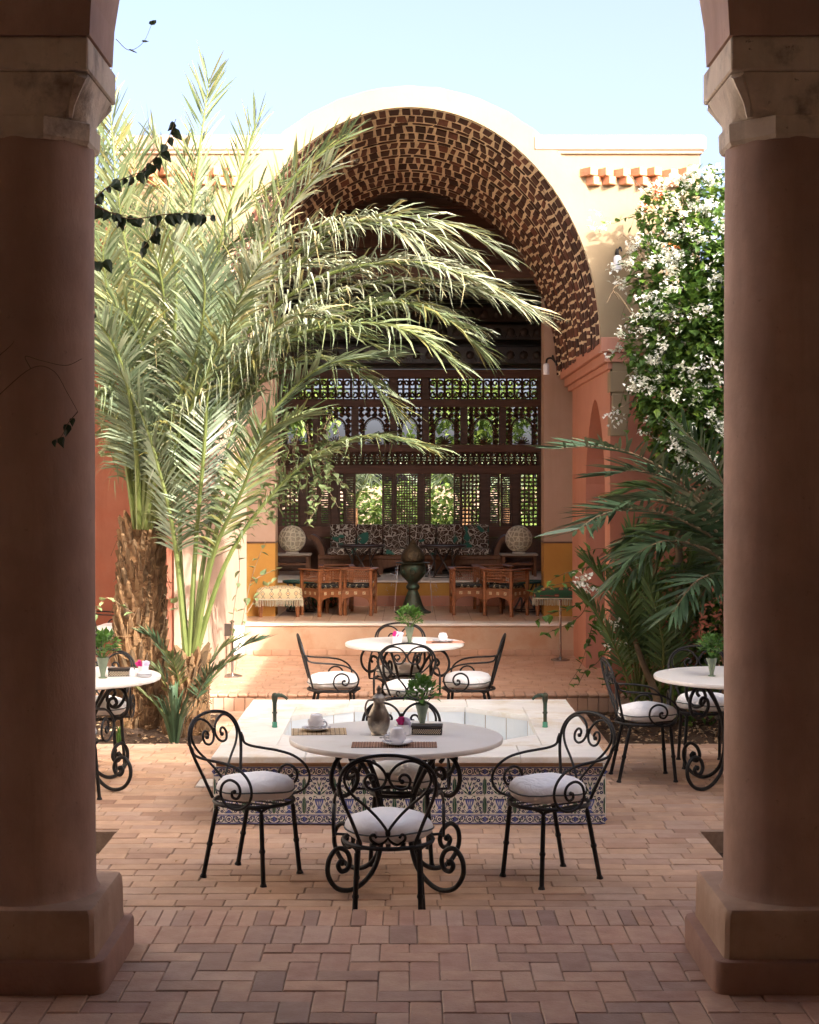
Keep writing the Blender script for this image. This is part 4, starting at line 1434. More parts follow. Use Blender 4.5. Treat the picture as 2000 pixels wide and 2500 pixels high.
def inlaid_box(x, y, z, rz, label, sc=1.0):
    t = empty('inlaid_box', (x, y, z), rz, label=label, cat='box', group='small inlaid boxes')
    q = MB(); q.cbox(-.078, .078, -.032, .032, 0, .034, .002); q.build('body', 'box_dark', t)
    q = MB()
    for i in range(30):
        for j in range(4):
            if (i + j) % 2 == 0:
                a = -.072 + .144 * i / 30; b = .004 + .026 * j / 4
                q.poly([(a, -.0324, b), (a + .0048, -.0324, b), (a + .0048, -.0324, b + .0062), (a, -.0324, b + .0062)])
    for s in (-1, 1):
        for i in range(10):
            for j in range(4):
                if (i + j) % 2 == 0:
                    a = -.028 + .056 * i / 10; b = .004 + .026 * j / 4
                    pp = [(s * .0784, a, b), (s * .0784, a + .0056, b), (s * .0784, a + .0056, b + .0062), (s * .0784, a, b + .0062)]
                    q.poly(pp if s > 0 else pp[::-1])
    q.build('inlay', 'box_inlay', t, kind='stuff')
    q = MB(); q.cbox(-.081, .081, -.035, .035, .036, .05, .003); q.build('lid', 'box_dark', t)
    t.scale = (sc, sc, sc)
inlaid_box(.09, 8.0, TZ, R(-4), 'dark inlaid box lying on the nearest table')
# farther table
herb_vase(.0, 12.55, TZ, 'vase of light green herbs on the farther table', 1.2, 2)
sugar(-.10, 12.5, TZ, 'pot of sachets on the farther table behind fountain', 1.1)
mat('card_white', (.8, .8, .82)); mat('napkin', (.68, .36, .26), (.6, .3, .2), 20, .9)
def napkin_set(x, y, label):
    t = empty('place_setting', (x, y, TZ), R(6), label=label, cat='place setting', group='place settings on farther table')
    q = MB(); q.cbox(-.17, .17, -.09, .09, 0, .003, .001); q.build('cloth', 'napkin', t)
    q = MB(); q.lathe([(.03, .004), (.07, .01), (.088, .018), (.085, .02), (.06, .013), (.02, .011)], 24); q.build('plate', 'china', t, smooth=40)
    q = MB(); q.lathe([(.025, .014), (.036, .02), (.04, .05), (.034, .06), (.03, .075), (.006, .08)], 20); q.build('cup', 'china', t, smooth=40)
    q = MB(); q.cbox(-.10, .07, -.074, -.066, .004, .009, .001); q.build('knife', 'iron', t)
napkin_set(.27, 12.62, 'cup and plate on a pink cloth at right of farther table')
t = empty('menu_card', (.08, 12.42, TZ), R(5), label='small white card standing on the farther table', cat='card')
q = MB(); q.box(-.05, .05, -.002, .002, 0, .05, Matrix.Rotation(R(-15), 4, 'X')); q.build('front_leaf', 'card_white', t)
q = MB(); q.box(-.05, .05, .024, .028, 0, .05, Matrix.Rotation(R(15), 4, 'X')); q.build('back_leaf', 'card_white', t)
# left side table
herb_vase(-2.03, 10.30, TZ, 'vase of herbs on left side table, cut by the column', 1.25, 3)
inlaid_box(-1.93, 10.42, TZ, R(10), 'inlaid box on the left side table', 1.1)
sugar(-1.80, 10.52, TZ, 'pot of sachets on left side table near its rim', 1.0)
t = empty('salt_shaker', (-1.855, 10.40, TZ), label='white salt shaker beside the box on left side table', cat='shaker')
q = MB(); q.lathe([(.02, 0), (.022, .004), (.02, .03), (.016, .045), (.006, .05)], 16); q.build('body', 'china', t, smooth=40)
q = MB(); q.lathe([(.014, .046), (.015, .05), (.008, .056)], 12); q.build('cap', 'china', t, smooth=40)
t = empty('stacked_plates', (-1.765, 10.36, TZ), label='small stack of white plates at rim of left side table', cat='plates')
for k in range(3):
    q = MB(); z = k * .009; q.lathe([(.03, z), (.045, z + .003), (.053, z + .009), (.05, z + .0095), (.03, z + .006)], 24); q.build('plate', 'china', t, smooth=40)
# right side table
herb_vase(2.02, 10.40, TZ, 'vase of herbs on the right side table', 1.1, 4)
mat('bounce_plaster', (.82, .76, .68), (.77, .71, .62), 2, .9)  # pale so the unseen wing walls bounce light into the court
# ------------------------------------------------------------------ walls round the court
q = MB(); q.box(-6, -2.2, 17.25, 17.6, 0, 4.3)
q.build('garden_wall', 'plaster_red', label='shaded red wall behind the palm trunk, left of pavilion', cat='wall')
q = MB(); q.box(2.62, 6, 17.3, 17.6, 0, 4.0)
q.build('garden_wall', 'plaster_red', label='red wall behind the plants, right of pavilion', cat='wall')
q = MB(); q.box(-4.6, -2.62, 14.3, 17.7, 4.31, 4.5)  # slab added to shade the upper part of the left red wall
q.build('shade_roof', 'plaster_red', label='added flat slab shading the left red wall, behind the palm crown', cat='roof')
HR = 5.75
q = MB(); q.box(4.6, 5.0, 6.2, 17.29, 0, HR)
q.build('wing_wall', 'bounce_plaster', label='tall unseen right wall of the court, paled to bounce light', cat='wall')
q = MB(); q.box(-5.0, -4.6, 6.2, 17.24, 0, 5.0)
q.build('wing_wall', 'bounce_plaster', label='unseen left wall of the court, raised and whitened to bounce light', cat='wall')

# ------------------------------------------------------------------ bronze urn fountain
t = empty('urn_fountain', (.04, 18.42, ZI), label='bronze urn fountain on tall foot in the middle of pavilion', cat='urn')
q = MB(); q.lathe([(.216, 0), (.216, .012), (.17, .03), (.14, .05), (.115, .10), (.085, .19), (.062, .25), (.055, .27)], 36); q.build('foot', 'bronze', t, smooth=40)
q = MB(); q.lathe([(.055, .265), (.075, .285), (.082, .31), (.07, .335), (.055, .345), (.058, .36)], 28); q.build('knob', 'bronze', t, smooth=50)
q = MB(); q.lathe([(.055, .355), (.09, .39), (.13, .43), (.152, .48), (.155, .53), (.145, .565), (.138, .58)], 36)
for k in range(6):
    a = k * math.pi / 3 + .5
    M = Matrix.Rotation(a, 4, 'Z') @ Matrix.Translation((.152, 0, .50)) @ Matrix.Rotation(R(90), 4, 'Y')
    q.tube([M @ Vector((.036 * math.cos(u), .03 * math.sin(u), 0)) for u in [2 * math.pi * i / 14 for i in range(14)]], .007, 5, closed=True)
q.build('bowl', 'bronze', t, smooth=50)
q = MB(); q.lathe([(.13, .578), (.20, .588), (.203, .594), (.13, .598)], 36); q.build('rim_plate', 'bronze', t, smooth=40)
mat('brass_old', (.11, .085, .05), (.065, .055, .038), 30, .45, .8, 40, metal=.7, bdist=.02)
q = MB(); q.lathe([(.12, .598), (.135, .62), (.14, .66), (.132, .70), (.105, .745), (.075, .78), (.05, .80), (.042, .815), (.05, .83), (.03, .85), (.006, .875)], 36); q.build('dome', 'brass_old', t, smooth=60)
m, nt, bs = newmat('water_jet')
bs.inputs['Base Color'].default_value = (.95, .97, 1, 1); bs.inputs['Roughness'].default_value = .1; bs.inputs['Transmission Weight'].default_value = .7; bs.inputs['IOR'].default_value = 1.33
q = MB()
jr = random.Random(3)
for k, (ax, hh) in enumerate(((-.16, .60), (.17, .60))):
    pts = [(ax * (1 + .35 * u), -.03 - .05 * u, .58 - .57 * u * u) for u in [i / 10 for i in range(11)]]
    q.tube(pts, .0035, 5)
for i in range(90):
    u = jr.random()
    x = jr.choice((-1, 1)) * (.17 + .14 * u) + jr.uniform(-.07, .07) * u; z = .55 - .5 * u * u + jr.uniform(-.03, .03)
    q.lathe([(.001, -.006), (.004, 0), (.001, .006)], 5, c=(x, -.05 + jr.uniform(-.05, .05), max(.01, z)))
q.build('water_trickle', 'water_jet', t, kind='stuff')

# ------------------------------------------------------------------ carved wooden armchairs
mat('inlay_bone', (.66, .54, .36), (.55, .42, .26), 40, .4)
def kilim(name, cols, sx, sz):
    m, nt, bs = newmat(name)
    tc = nt.nodes.new('ShaderNodeTexCoord'); mp = nt.nodes.new('ShaderNodeMapping'); mp.inputs['Rotation'].default_value = (0, 0, R(45)); mp.inputs['Scale'].default_value = (sx, sx, sz)
    nt.links.new(tc.outputs['Object'], mp.inputs[0])
    vo = nt.nodes.new('ShaderNodeTexVoronoi'); vo.distance = 'MANHATTAN'; vo.inputs['Randomness'].default_value = 0.15; vo.inputs['Scale'].default_value = 1
    nt.links.new(mp.outputs[0], vo.inputs['Vector'])
    c = ramp(nt, [(i / (len(cols) - 1) * .62, k) for i, k in enumerate(cols)], vo.outputs['Distance'])
    nt.nodes[-1].color_ramp.interpolation = 'CONSTANT' if False else 'LINEAR'
    nt.links.new(c, bs.inputs['Base Color']); bs.inputs['Roughness'].default_value = .95
    return m
kilim('kilim_dark', [(.01, .01, .012), (.6, .55, .42), (.015, .015, .02), (.5, .45, .3), (.02, .02, .02)], 14, 14)
kilim('kilim_light', [(.05, .03, .02), (.66, .55, .30), (.5, .22, .08), (.7, .62, .4), (.03, .04, .05), (.6, .5, .3)], 15, 15)
kilim('kilim_red', [(.3, .02, .03), (.02, .02, .02), (.5, .35, .15), (.25, .02, .04), (.03, .1, .05)], 13, 13)
mat('fringe', (.62, .58, .45), (.5, .46, .33), 30, .95)
def make_armchair():
    t = empty('wooden_armchair', cat='armchair', group='carved wooden armchairs in the pavilion')
    w = .235
    for sx in (-1, 1):
        for sy in (-1, 1):
            q = MB(); q.cbox(sx * w - .024, sx * w + .024, sy * w - .024, sy * w + .024, 0, .70 if True else .42, .006)
            q.lathe([(.018, .70), (.024, .705), (.018, .712)], 10, c=(sx * w, sy * w, 0)); q.build('leg', 'wood_chair', t)
    q = MB(); q.cbox(-w + .02, w - .02, -w + .02, w - .02, .40, .43, .004); q.build('seat', 'wood_chair', t)
    q = MB(); q.cbox(-w + .03, w - .03, -w + .03, w - .03, .431, .49, .025); q.build('seat_cushion', 'kilim_dark', t)
    for k in range(4):                          # arched aprons with inlaid squares
        M = Matrix.Rotation(k * math.pi / 2, 4, 'Z')
        q = MB(); n = 12
        for i in range(n):
            x0 = -w + .024 + (2 * w - .048) * i / n; x1 = -w + .024 + (2 * w - .048) * (i + 1) / n
            def az(x):
                u = abs(x) / (w - .024)
                return .20 + .10 * (1 - u ** 2) ** .5 if u < .98 else .19
            for yo, fl_ in ((-w - .008, 0), (-w + .012, 1)):
                pts = [M @ Vector((x0, yo, az(x0))), M @ Vector((x1, yo, az(x1))), M @ Vector((x1, yo, .40)), M @ Vector((x0, yo, .40))]
                q.poly(pts[::-1] if fl_ else pts)
            q.poly([M @ Vector((x0, -w - .008, az(x0))), M @ Vector((x0, -w + .012, az(x0))), M @ Vector((x1, -w + .012, az(x1))), M @ Vector((x1, -w - .008, az(x1)))])
        ap = q.build('apron', 'wood_chair', t)
        for xo in (-.13, 0, .13):
            q = MB(); q.box(xo - .022, xo + .022, -w - .011, -w - .006, .335, .379, M); q.build('inlay_square', 'inlay_bone', ap)
            q = MB()
            for dx in (-1, 1):
                q.box(xo + dx * .009 - .006, xo + dx * .009 + .006, -w - .0125, -w - .0105, .357 + dx * .009 - .006, .357 + dx * .009 + .006, M)
                q.box(xo + dx * .009 - .004, xo + dx * .009 + .004, -w - .0125, -w - .0105, .357 - dx * .009 - .004, .357 - dx * .009 + .004, M)
            q.build('inlay_motif', 'box_dark', ap)
    for k in (0, 1, 3):                         # lattice on back and sides (back at -y)
        M = Matrix.Rotation(k * math.pi / 2, 4, 'Z')
        q = MB()
        x0, x1, z0, z1 = -w + .026, w - .026, .535, .685
        for i in range(14):
            x = x0 + (x1 - x0) * (i + .5) / 14; q.lathe([(.004, z0), (.008, z0 + .02), (.004, z0 + .04), (.008, z0 + .075), (.004, z0 + .11), (.008, z0 + .13), (.004, z1)], 5, M=M @ Matrix.Translation((x, -w, 0)), cap=False)
        for j in range(4):
            z = z0 + (z1 - z0) * j / 3; q.box(x0, x1, -w - .005, -w + .005, z - .006, z + .006, M)
        q.build('lattice', 'wood_chair', t)
    q = MB()
    q.cbox(-w - .05, w + .05, -w - .05, -w + .03, .713, .735, .006)
    for s in (-1, 1):
        a, b = sorted((s * (w + .05), s * (w - .03))); q.cbox(a, b, -w + .032, w + .04, .713, .735, .006)
    q.build('top_rail', 'wood_chair', t)
    return t
ac = make_armchair(); ac.location = (-1.0, 18.05, ZI); ac.rotation_euler = (0, 0, R(38)); ac.scale = (.76, .76, .74); ac['label'] = 'carved armchair seen from behind, nearest of the left armchairs'
copy_tree(ac, (-.60, 18.15, ZI), R(83), 'carved armchair in side view left of urn, striped cushion showing')
copy_tree(ac, (-.88, 18.75, ZI), R(185), 'carved armchair behind the other two left of urn')
copy_tree(ac, (.68, 18.22, ZI), R(-176), 'carved armchair right of urn facing viewer, striped cushion showing')
copy_tree(ac, (1.12, 18.02, ZI), R(-35), 'carved armchair seen from behind, right of the urn')
copy_tree(ac, (1.0, 18.75, ZI), R(190), 'carved armchair behind the other two right of urn')
# round tables in the pavilion
mat('tray_green', (.02, .06, .05), (.03, .08, .065), 10, .2, spec=.5)
def tray(x, y, z, r, h, label, m='tray_green'):
    t = empty('tray_table', (x, y, z), label=label, cat='table', group='tray tables in the pavilion')
    q = MB(); q.lathe([(r * .94, h - .02), (r, h - .012), (r, h + .008), (r * .97, h + .008), (r * .94, h - .006)], 36); q.build('tray', m, t, smooth=40)
    for k in range(6):
        a = k * math.pi / 3
        q = MB(); q.tube(catmull([(math.cos(a) * r * .75, math.sin(a) * r * .75, h - .02), (math.cos(a + .5) * r * .45, math.sin(a + .5) * r * .45, h * .5), (math.cos(a + 1) * r * .8, math.sin(a + 1) * r * .8, .008)], 4), .011, 6); q.build('leg', 'wood_black', t, smooth=50)
    q = MB(); q.tube([(r * .8 * math.cos(2 * math.pi * i / 24), r * .8 * math.sin(2 * math.pi * i / 24), .008) for i in range(24)], .008, 6, closed=True); q.build('foot_ring', 'wood_black', t, smooth=60)
tray(-1.30, 18.62, ZI, .22, .36, 'green round tray table beside the left armchairs')
tray(1.42, 18.60, ZI, .22, .36, 'dark round tray table beside the right armchairs')
tray(-.62, 20.15, ZP, .30, .41, 'dark round table in front of left half of bench', 'wood_black')
tray(.44, 20.15, ZP, .30, .41, 'dark round table in front of right half of bench', 'wood_black')
# stool with fringe and poufs
def stool(x, y, rz, m, label):
    t = empty('fringed_stool', (x, y, ZI), rz, label=label, cat='stool', group='fringed kilim stools')
    a, b = .26, .19
    for sx in (-1, 1):
        for sy in (-1, 1):
            q = MB(); q.lathe([(.022, 0), (.018, .02), (.028, .09), (.03, .16), (.026, .2)], 10, c=(sx * (a - .05), sy * (b - .05), 0)); q.build('leg', 'wood_chair', t, smooth=40)
    q = MB(); q.loft([superring(0, 0, a * k, b * k, z, 6) for k, z in ((.9, .19), (1, .20), (1.02, .27), (.98, .31), (.8, .335), (.3, .35))]); q.build('seat', m, t, smooth=60)
    q = MB(); jr = random.Random(5)
    ring = superring(0, 0, a * 1.03, b * 1.03, .205, 6, 110)
    for p in ring:
        q.tube([p, (p[0] * 1.015, p[1] * 1.015, .165), (p[0] * 1.01 + jr.uniform(-.004, .004), p[1] * 1.01, .125 + jr.uniform(-.01, .01))], .0042, 4)
    q.tube([(p[0], p[1], .207) for p in ring], .008, 5, closed=True)
    q.build('fringe', 'fringe', t, kind='stuff')
stool(-1.50, 17.93, R(4), 'kilim_light', 'long low stool with patterned cover and fringe, left in the pavilion')
stool(1.70, 18.05, R(-6), 'kilim_red', 'red striped fringed stool at right in the pavilion behind leaves')
def pouf(x, y, label):
    t = empty('kilim_pouf', (x, y, ZI), label=label, cat='pouf', group='kilim cushions beside the tray table')
    q = MB(); q.lathe([(.10, 0), (.155, .03), (.17, .09), (.16, .15), (.11, .185), (.02, .195)], 28); q.build('pouf', 'kilim_red', t, smooth=60)
    q = MB(); q.lathe([(.03, .193), (.03, .2), (.006, .203)], 12); q.build('button', 'tray_green', t, smooth=60)
pouf(-1.37, 18.98, 'round red kilim pouf under edge of green tray table')
pouf(-1.05, 19.18, 'round red kilim pouf behind left armchairs')
# side tables with globe lamps
m, nt, bs = newmat('lamp_globe')
tc = nt.nodes.new('ShaderNodeTexCoord'); vo = nt.nodes.new('ShaderNodeTexVoronoi'); vo.feature = 'DISTANCE_TO_EDGE'; vo.inputs['Scale'].default_value = 17; vo.inputs['Randomness'].default_value = .55
nt.links.new(tc.outputs['Object'], vo.inputs['Vector'])
nt.links.new(ramp(nt, [(.09, (.86, .78, .60)), (.14, (.50, .42, .29))], vo.outputs['Distance']), bs.inputs['Base Color']); bs.inputs['Roughness'].default_value = .6
bp = nt.nodes.new('ShaderNodeBump'); bp.inputs['Strength'].default_value = .8; bp.inputs['Distance'].default_value = .01; bp.invert = True
nt.links.new(ramp(nt, [(.08, (0, 0, 0)), (.14, (1, 1, 1))], vo.outputs['Distance']), bp.inputs['Height']); nt.links.new(bp.outputs[0], bs.inputs['Normal'])
mat('stone_top', (.42, .36, .30), (.34, .29, .24), 12, .5)
for s, side in ((-1, 'left'), (1, 'right')):
    X = -1.53 if s < 0 else 1.425
    t = empty('side_table', (X, 20.35, ZP), label='low wooden side table with stone top carrying the %s globe lamp' % side, cat='side table', group='side tables in the pavilion')
    q = MB(); q.cbox(-.245, .245, -.17, .17, .275, .30, .004); q.build('top', 'stone_top', t)
    q = MB(); q.cbox(-.21, .21, -.145, .145, .255, .274, .004); q.cbox(-.21, .21, -.145, .145, .15, .18, .004); q.build('shelf', 'wood_side', t)
    for sx in (-1, 1):
        for sy in (-1, 1):
            q = MB(); q.cbox(sx * .205 - .02, sx * .205 + .02, sy * .145 - .02, sy * .145 + .02, 0, .273, .004); q.build('leg', 'wood_side', t)
    t = empty('globe_lamp', (X - .0, 20.3, ZP + .301), label='pierced cream globe lamp on the %s side table' % side, cat='lamp', group='globe lamps')
    q = MB(); q.lathe([(.085, 0), (.088, .008), (.08, .02)], 28); q.build('base', 'marble_edge', t, smooth=40)
    q = MB(); q.lathe([(.178 * math.sin(R(d)) + .001, .188 - .178 * math.cos(R(d))) for d in [25, 35, 48, 60, 75, 90, 105, 120, 135, 150, 165, 179]], 36); q.build('globe', 'lamp_globe', t, smooth=80)
# bench with patterned cushions
m, nt, bs = newmat('cushion_print')
tc = nt.nodes.new('ShaderNodeTexCoord'); vo = nt.nodes.new('ShaderNodeTexVoronoi'); vo.feature = 'DISTANCE_TO_EDGE'; vo.inputs['Scale'].default_value = 14
wp = nt.nodes.new('ShaderNodeTexNoise'); wp.inputs['Scale'].default_value = 7
mxv = nt.nodes.new('ShaderNodeMix'); mxv.data_type = 'VECTOR'; mxv.inputs[0].default_value = .12
nt.links.new(tc.outputs['Object'], mxv.inputs[4]); nt.links.new(wp.outputs['Color'], mxv.inputs[5]); nt.links.new(tc.outputs['Object'], wp.inputs['Vector'])
nt.links.new(mxv.outputs[1], vo.inputs['Vector'])
c = ramp(nt, [(.02, (.62, .58, .52)), (.05, (.5, .44, .38)), (.075, (.055, .03, .022)), (.2, (.09, .045, .03)), (.26, (.4, .34, .28)), (.3, (.05, .028, .02))], vo.outputs['Distance'])
c = mixc(nt, ramp(nt, [(.62, (0, 0, 0)), (.66, (1, 1, 1))], noise(nt, 6, 1, .5, tc.outputs['Object'])), c, (.04, .17, .13))
nt.links.new(c, bs.inputs['Base Color']); bs.inputs['Roughness'].default_value = .9
t = empty('long_bench', (0, 20.95, ZP), label='long wooden bench with printed cushions under the lattice screen', cat='bench')
q = MB(); q.cbox(-1.22, 1.22, -.25, .25, .20, .26, .01); q.build('seat_board', 'wood_side', t)
q = MB()
for k in range(4):
    pass
n = 40
for i in range(n):
    x0 = -1.2 + 2.4 * i / n; x1 = -1.2 + 2.4 * (i + 1) / n
    f = lambda x: .03 + .10 * abs(math.sin((x + 1.2) / 2.4 * math.pi * 3)) ** .5
    q.poly([(x0, -.22, f(x0)), (x1, -.22, f(x1)), (x1, -.22, .2), (x0, -.22, .2)])
q.build('apron', 'wood_side', t)
for k in range(4):
    x = -1.18 + 2.36 * k / 3
    q = MB(); q.cbox(x - .04, x + .04, -.24, .2, 0, .2, .006); q.build('leg', 'wood_side', t)
for s in (-1, 1):
    q = MB(); cv = catmull([(s * 1.16, 0, .2), (s * 1.17, 0, .32), (s * 1.22, 0, .44), (s * 1.30, 0, .50), (s * 1.345, 0, .47)], 5)
    rr = []
    for i, p in enumerate(cv):
        tn = (cv[min(i + 1, len(cv) - 1)] - cv[max(i - 1, 0)]).normalized(); nn = Vector((-tn.z, 0, tn.x)) * (.035 - .01 * i / len(cv))
        rr.append([p - nn + Vector((0, -.22, 0)), p + nn + Vector((0, -.22, 0)), p + nn + Vector((0, .2, 0)), p - nn + Vector((0, .2, 0))])
    q.loft(rr); q.build('scrolled_arm', 'wood_side', t, smooth=40)
for k in range(6):
    x = -1.08 + 2.16 * (k + .5) / 6
    q = MB(); q.loft([superring(x, .16 - .10 * u, .172, .06, .34 + .32 * u, 5) for u in (0, .05, .5, .95, 1)]); q.build('back_cushion', 'cushion_print', t, smooth=50)
for k in range(3):
    x = -1.1 + 2.2 * (k + .5) / 3
    q = MB(); q.loft([superring(x, -.04, .36 * k_, .22 * k_, z, 8) for k_, z in ((.94, .262), (1, .28), (1, .33), (.95, .345), (.3, .35))]); q.build('seat_cushion', 'cushion_print', t, smooth=50)
# rope stands
mat('steel', (.35, .33, .31), (.3, .28, .27), 10, .25, metal=.9)
def stand(x, y, h, label, plate=False):
    t = empty('metal_stand', (x, y, ZT), label=label, cat='stand', group='metal stands on the terrace')
    q = MB(); q.lathe([(.10, 0), (.10, .012), (.04, .028), (.016, .035)], 24); q.build('foot', 'steel', t, smooth=40)
    q = MB(); q.lathe([(.013, .03), (.013, h), (.02, h + .005), (.02, h + .02), (.006, h + .03)], 14); q.build('pole', 'steel', t, smooth=40)
    if plate:
        q = MB(); q.cbox(.02, .12, -.06, -.05, h - .30, h - .02, .003); q.build('white_card', 'card_white', t)
        q = MB(); q.cbox(-.12, .0, -.06, -.05, h - .12, h, .003); q.build('dark_card', 'box_dark', t)
stand(1.60, 16.5, .62, 'thin metal stand on the terrace at right below the vines')
stand(-1.72, 15.1, .52, 'metal stand with white card on the terrace at left', True)
# wall lamps
def wall_lamp(x, y, z, s, label):
    t = empty('wall_lamp', (x, y, z), label=label, cat='wall lamp', group='wall lamps on the pavilion')
    q = MB(); q.lathe([(.035, 0), (.035, .012), (.015, .02)], 12, M=Matrix.Translation((0, 0, .10)) @ Matrix.Rotation(R(90), 4, 'X')); q.tube(catmull([(0, -.01, .10), (0, -.06, .15), (0, -.11, .14), (0, -.12, .09)], 4), .012, 6)
    q.tube(catmull([(0, -.02, .10), (.03, -.05, .18), (.045, -.06, .14)], 4), .008, 5); q.build('bracket', 'iron', t, smooth=50)
    q = MB(); q.lathe([(.02, .095), (.032, .085), (.036, .07), (.036, -.03), (.03, -.035)], 18, c=(0, -.12, 0)); q.build('shade', 'china', t, smooth=40)
    t.rotation_euler = (0, 0, s)
wall_lamp(1.84, YF + .03, 3.95, 0, 'white wall lamp on black bracket right of the great arch')
wall_lamp(1.64, 17.3, 3.27, R(-90), 'white wall lamp at far end of right cornice inside arch')
q = MB(); q.tube(catmull([(1.84, YF + .02, 3.93), (1.87, YF + .02, 3.6), (1.88, YF + .02, 3.45), (1.86, YF + .018, 3.41), (1.72, YF + .012, 3.355)], 5), .005, 5)
q.build('lamp_cable', 'wood_black', smooth=60, label='thin cable running down from the wall lamp to the cornice', cat='cable')
# ------------------------------------------------------------------ plants
mat('palm_leaf', (.165, .20, .10), (.10, .132, .06), 3, .5, trans=.28, rnd=[(.42, .5, .42), (1, 1, 1), (1.5, 1.4, 1.35), (.65, .75, .65), (1.2, 1.2, 1.35), (1.35, 1.0, .6), (.5, .58, .5)], spec=.45)  # wide leaflet tones on the left palms put highlights and dark gaps into the colour
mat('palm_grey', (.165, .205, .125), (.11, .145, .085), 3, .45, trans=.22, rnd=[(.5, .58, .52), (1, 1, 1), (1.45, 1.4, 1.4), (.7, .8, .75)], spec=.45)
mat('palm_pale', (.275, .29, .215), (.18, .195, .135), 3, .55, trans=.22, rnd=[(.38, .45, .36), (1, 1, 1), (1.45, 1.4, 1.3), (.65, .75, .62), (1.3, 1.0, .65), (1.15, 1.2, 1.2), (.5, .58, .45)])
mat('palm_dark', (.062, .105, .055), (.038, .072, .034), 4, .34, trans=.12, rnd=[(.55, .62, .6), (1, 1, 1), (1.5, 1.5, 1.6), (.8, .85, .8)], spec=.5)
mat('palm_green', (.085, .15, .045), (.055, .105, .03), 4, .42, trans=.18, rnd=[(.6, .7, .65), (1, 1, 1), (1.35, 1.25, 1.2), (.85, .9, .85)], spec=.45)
mat('palm_stem', (.13, .155, .045), (.09, .115, .03), 6, .5)
mat('palm_trunk', (.22, .12, .055), (.11, .055, .026), 10, .95, .9, 30, stretch=(1, 1, 3), c3=(.32, .19, .09), s3=9, t3=(.5, .7), bdist=.03)
mat('palm_stub', (.20, .125, .065), (.10, .058, .03), 14, .95, .5, 40, rnd=[(.5, .5, .5), (1, 1, 1), (1.3, 1.2, 1.1), (.8, .75, .7)])
mat('twig', (.11, .075, .045), (.17, .12, .07), 20, .9)
mat('twig_pale', (.34, .25, .16), (.26, .18, .11), 20, .9)
mat('boug_leaf', (.085, .16, .035), (.06, .12, .025), 6, .45, trans=.25, rnd=[(.6, .65, .6), (1, 1, 1), (1.5, 1.4, 1), (.8, .9, .8), (1.9, 1.5, .9)])
mat('boug_white', (.82, .82, .76), (.76, .77, .70), 6, .7, trans=.25)
mat('boug_red', (.62, .06, .06), (.5, .04, .05), 6, .7, trans=.2)
mat('boug_orange', (.62, .20, .07), (.55, .14, .05), 6, .7, trans=.2)
mat('vine_pale', (.24, .30, .15), (.17, .23, .10), 6, .5, trans=.25, rnd=[(.7, .75, .7), (1, 1, 1), (1.3, 1.2, 1.1)])
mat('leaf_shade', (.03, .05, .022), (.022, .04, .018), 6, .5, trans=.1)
mat('litter', (.40, .31, .20), (.26, .18, .11), 30, .95, rnd=[(.5, .45, .4), (1, 1, 1), (1.4, 1.3, 1.2), (.8, .6, .45)])

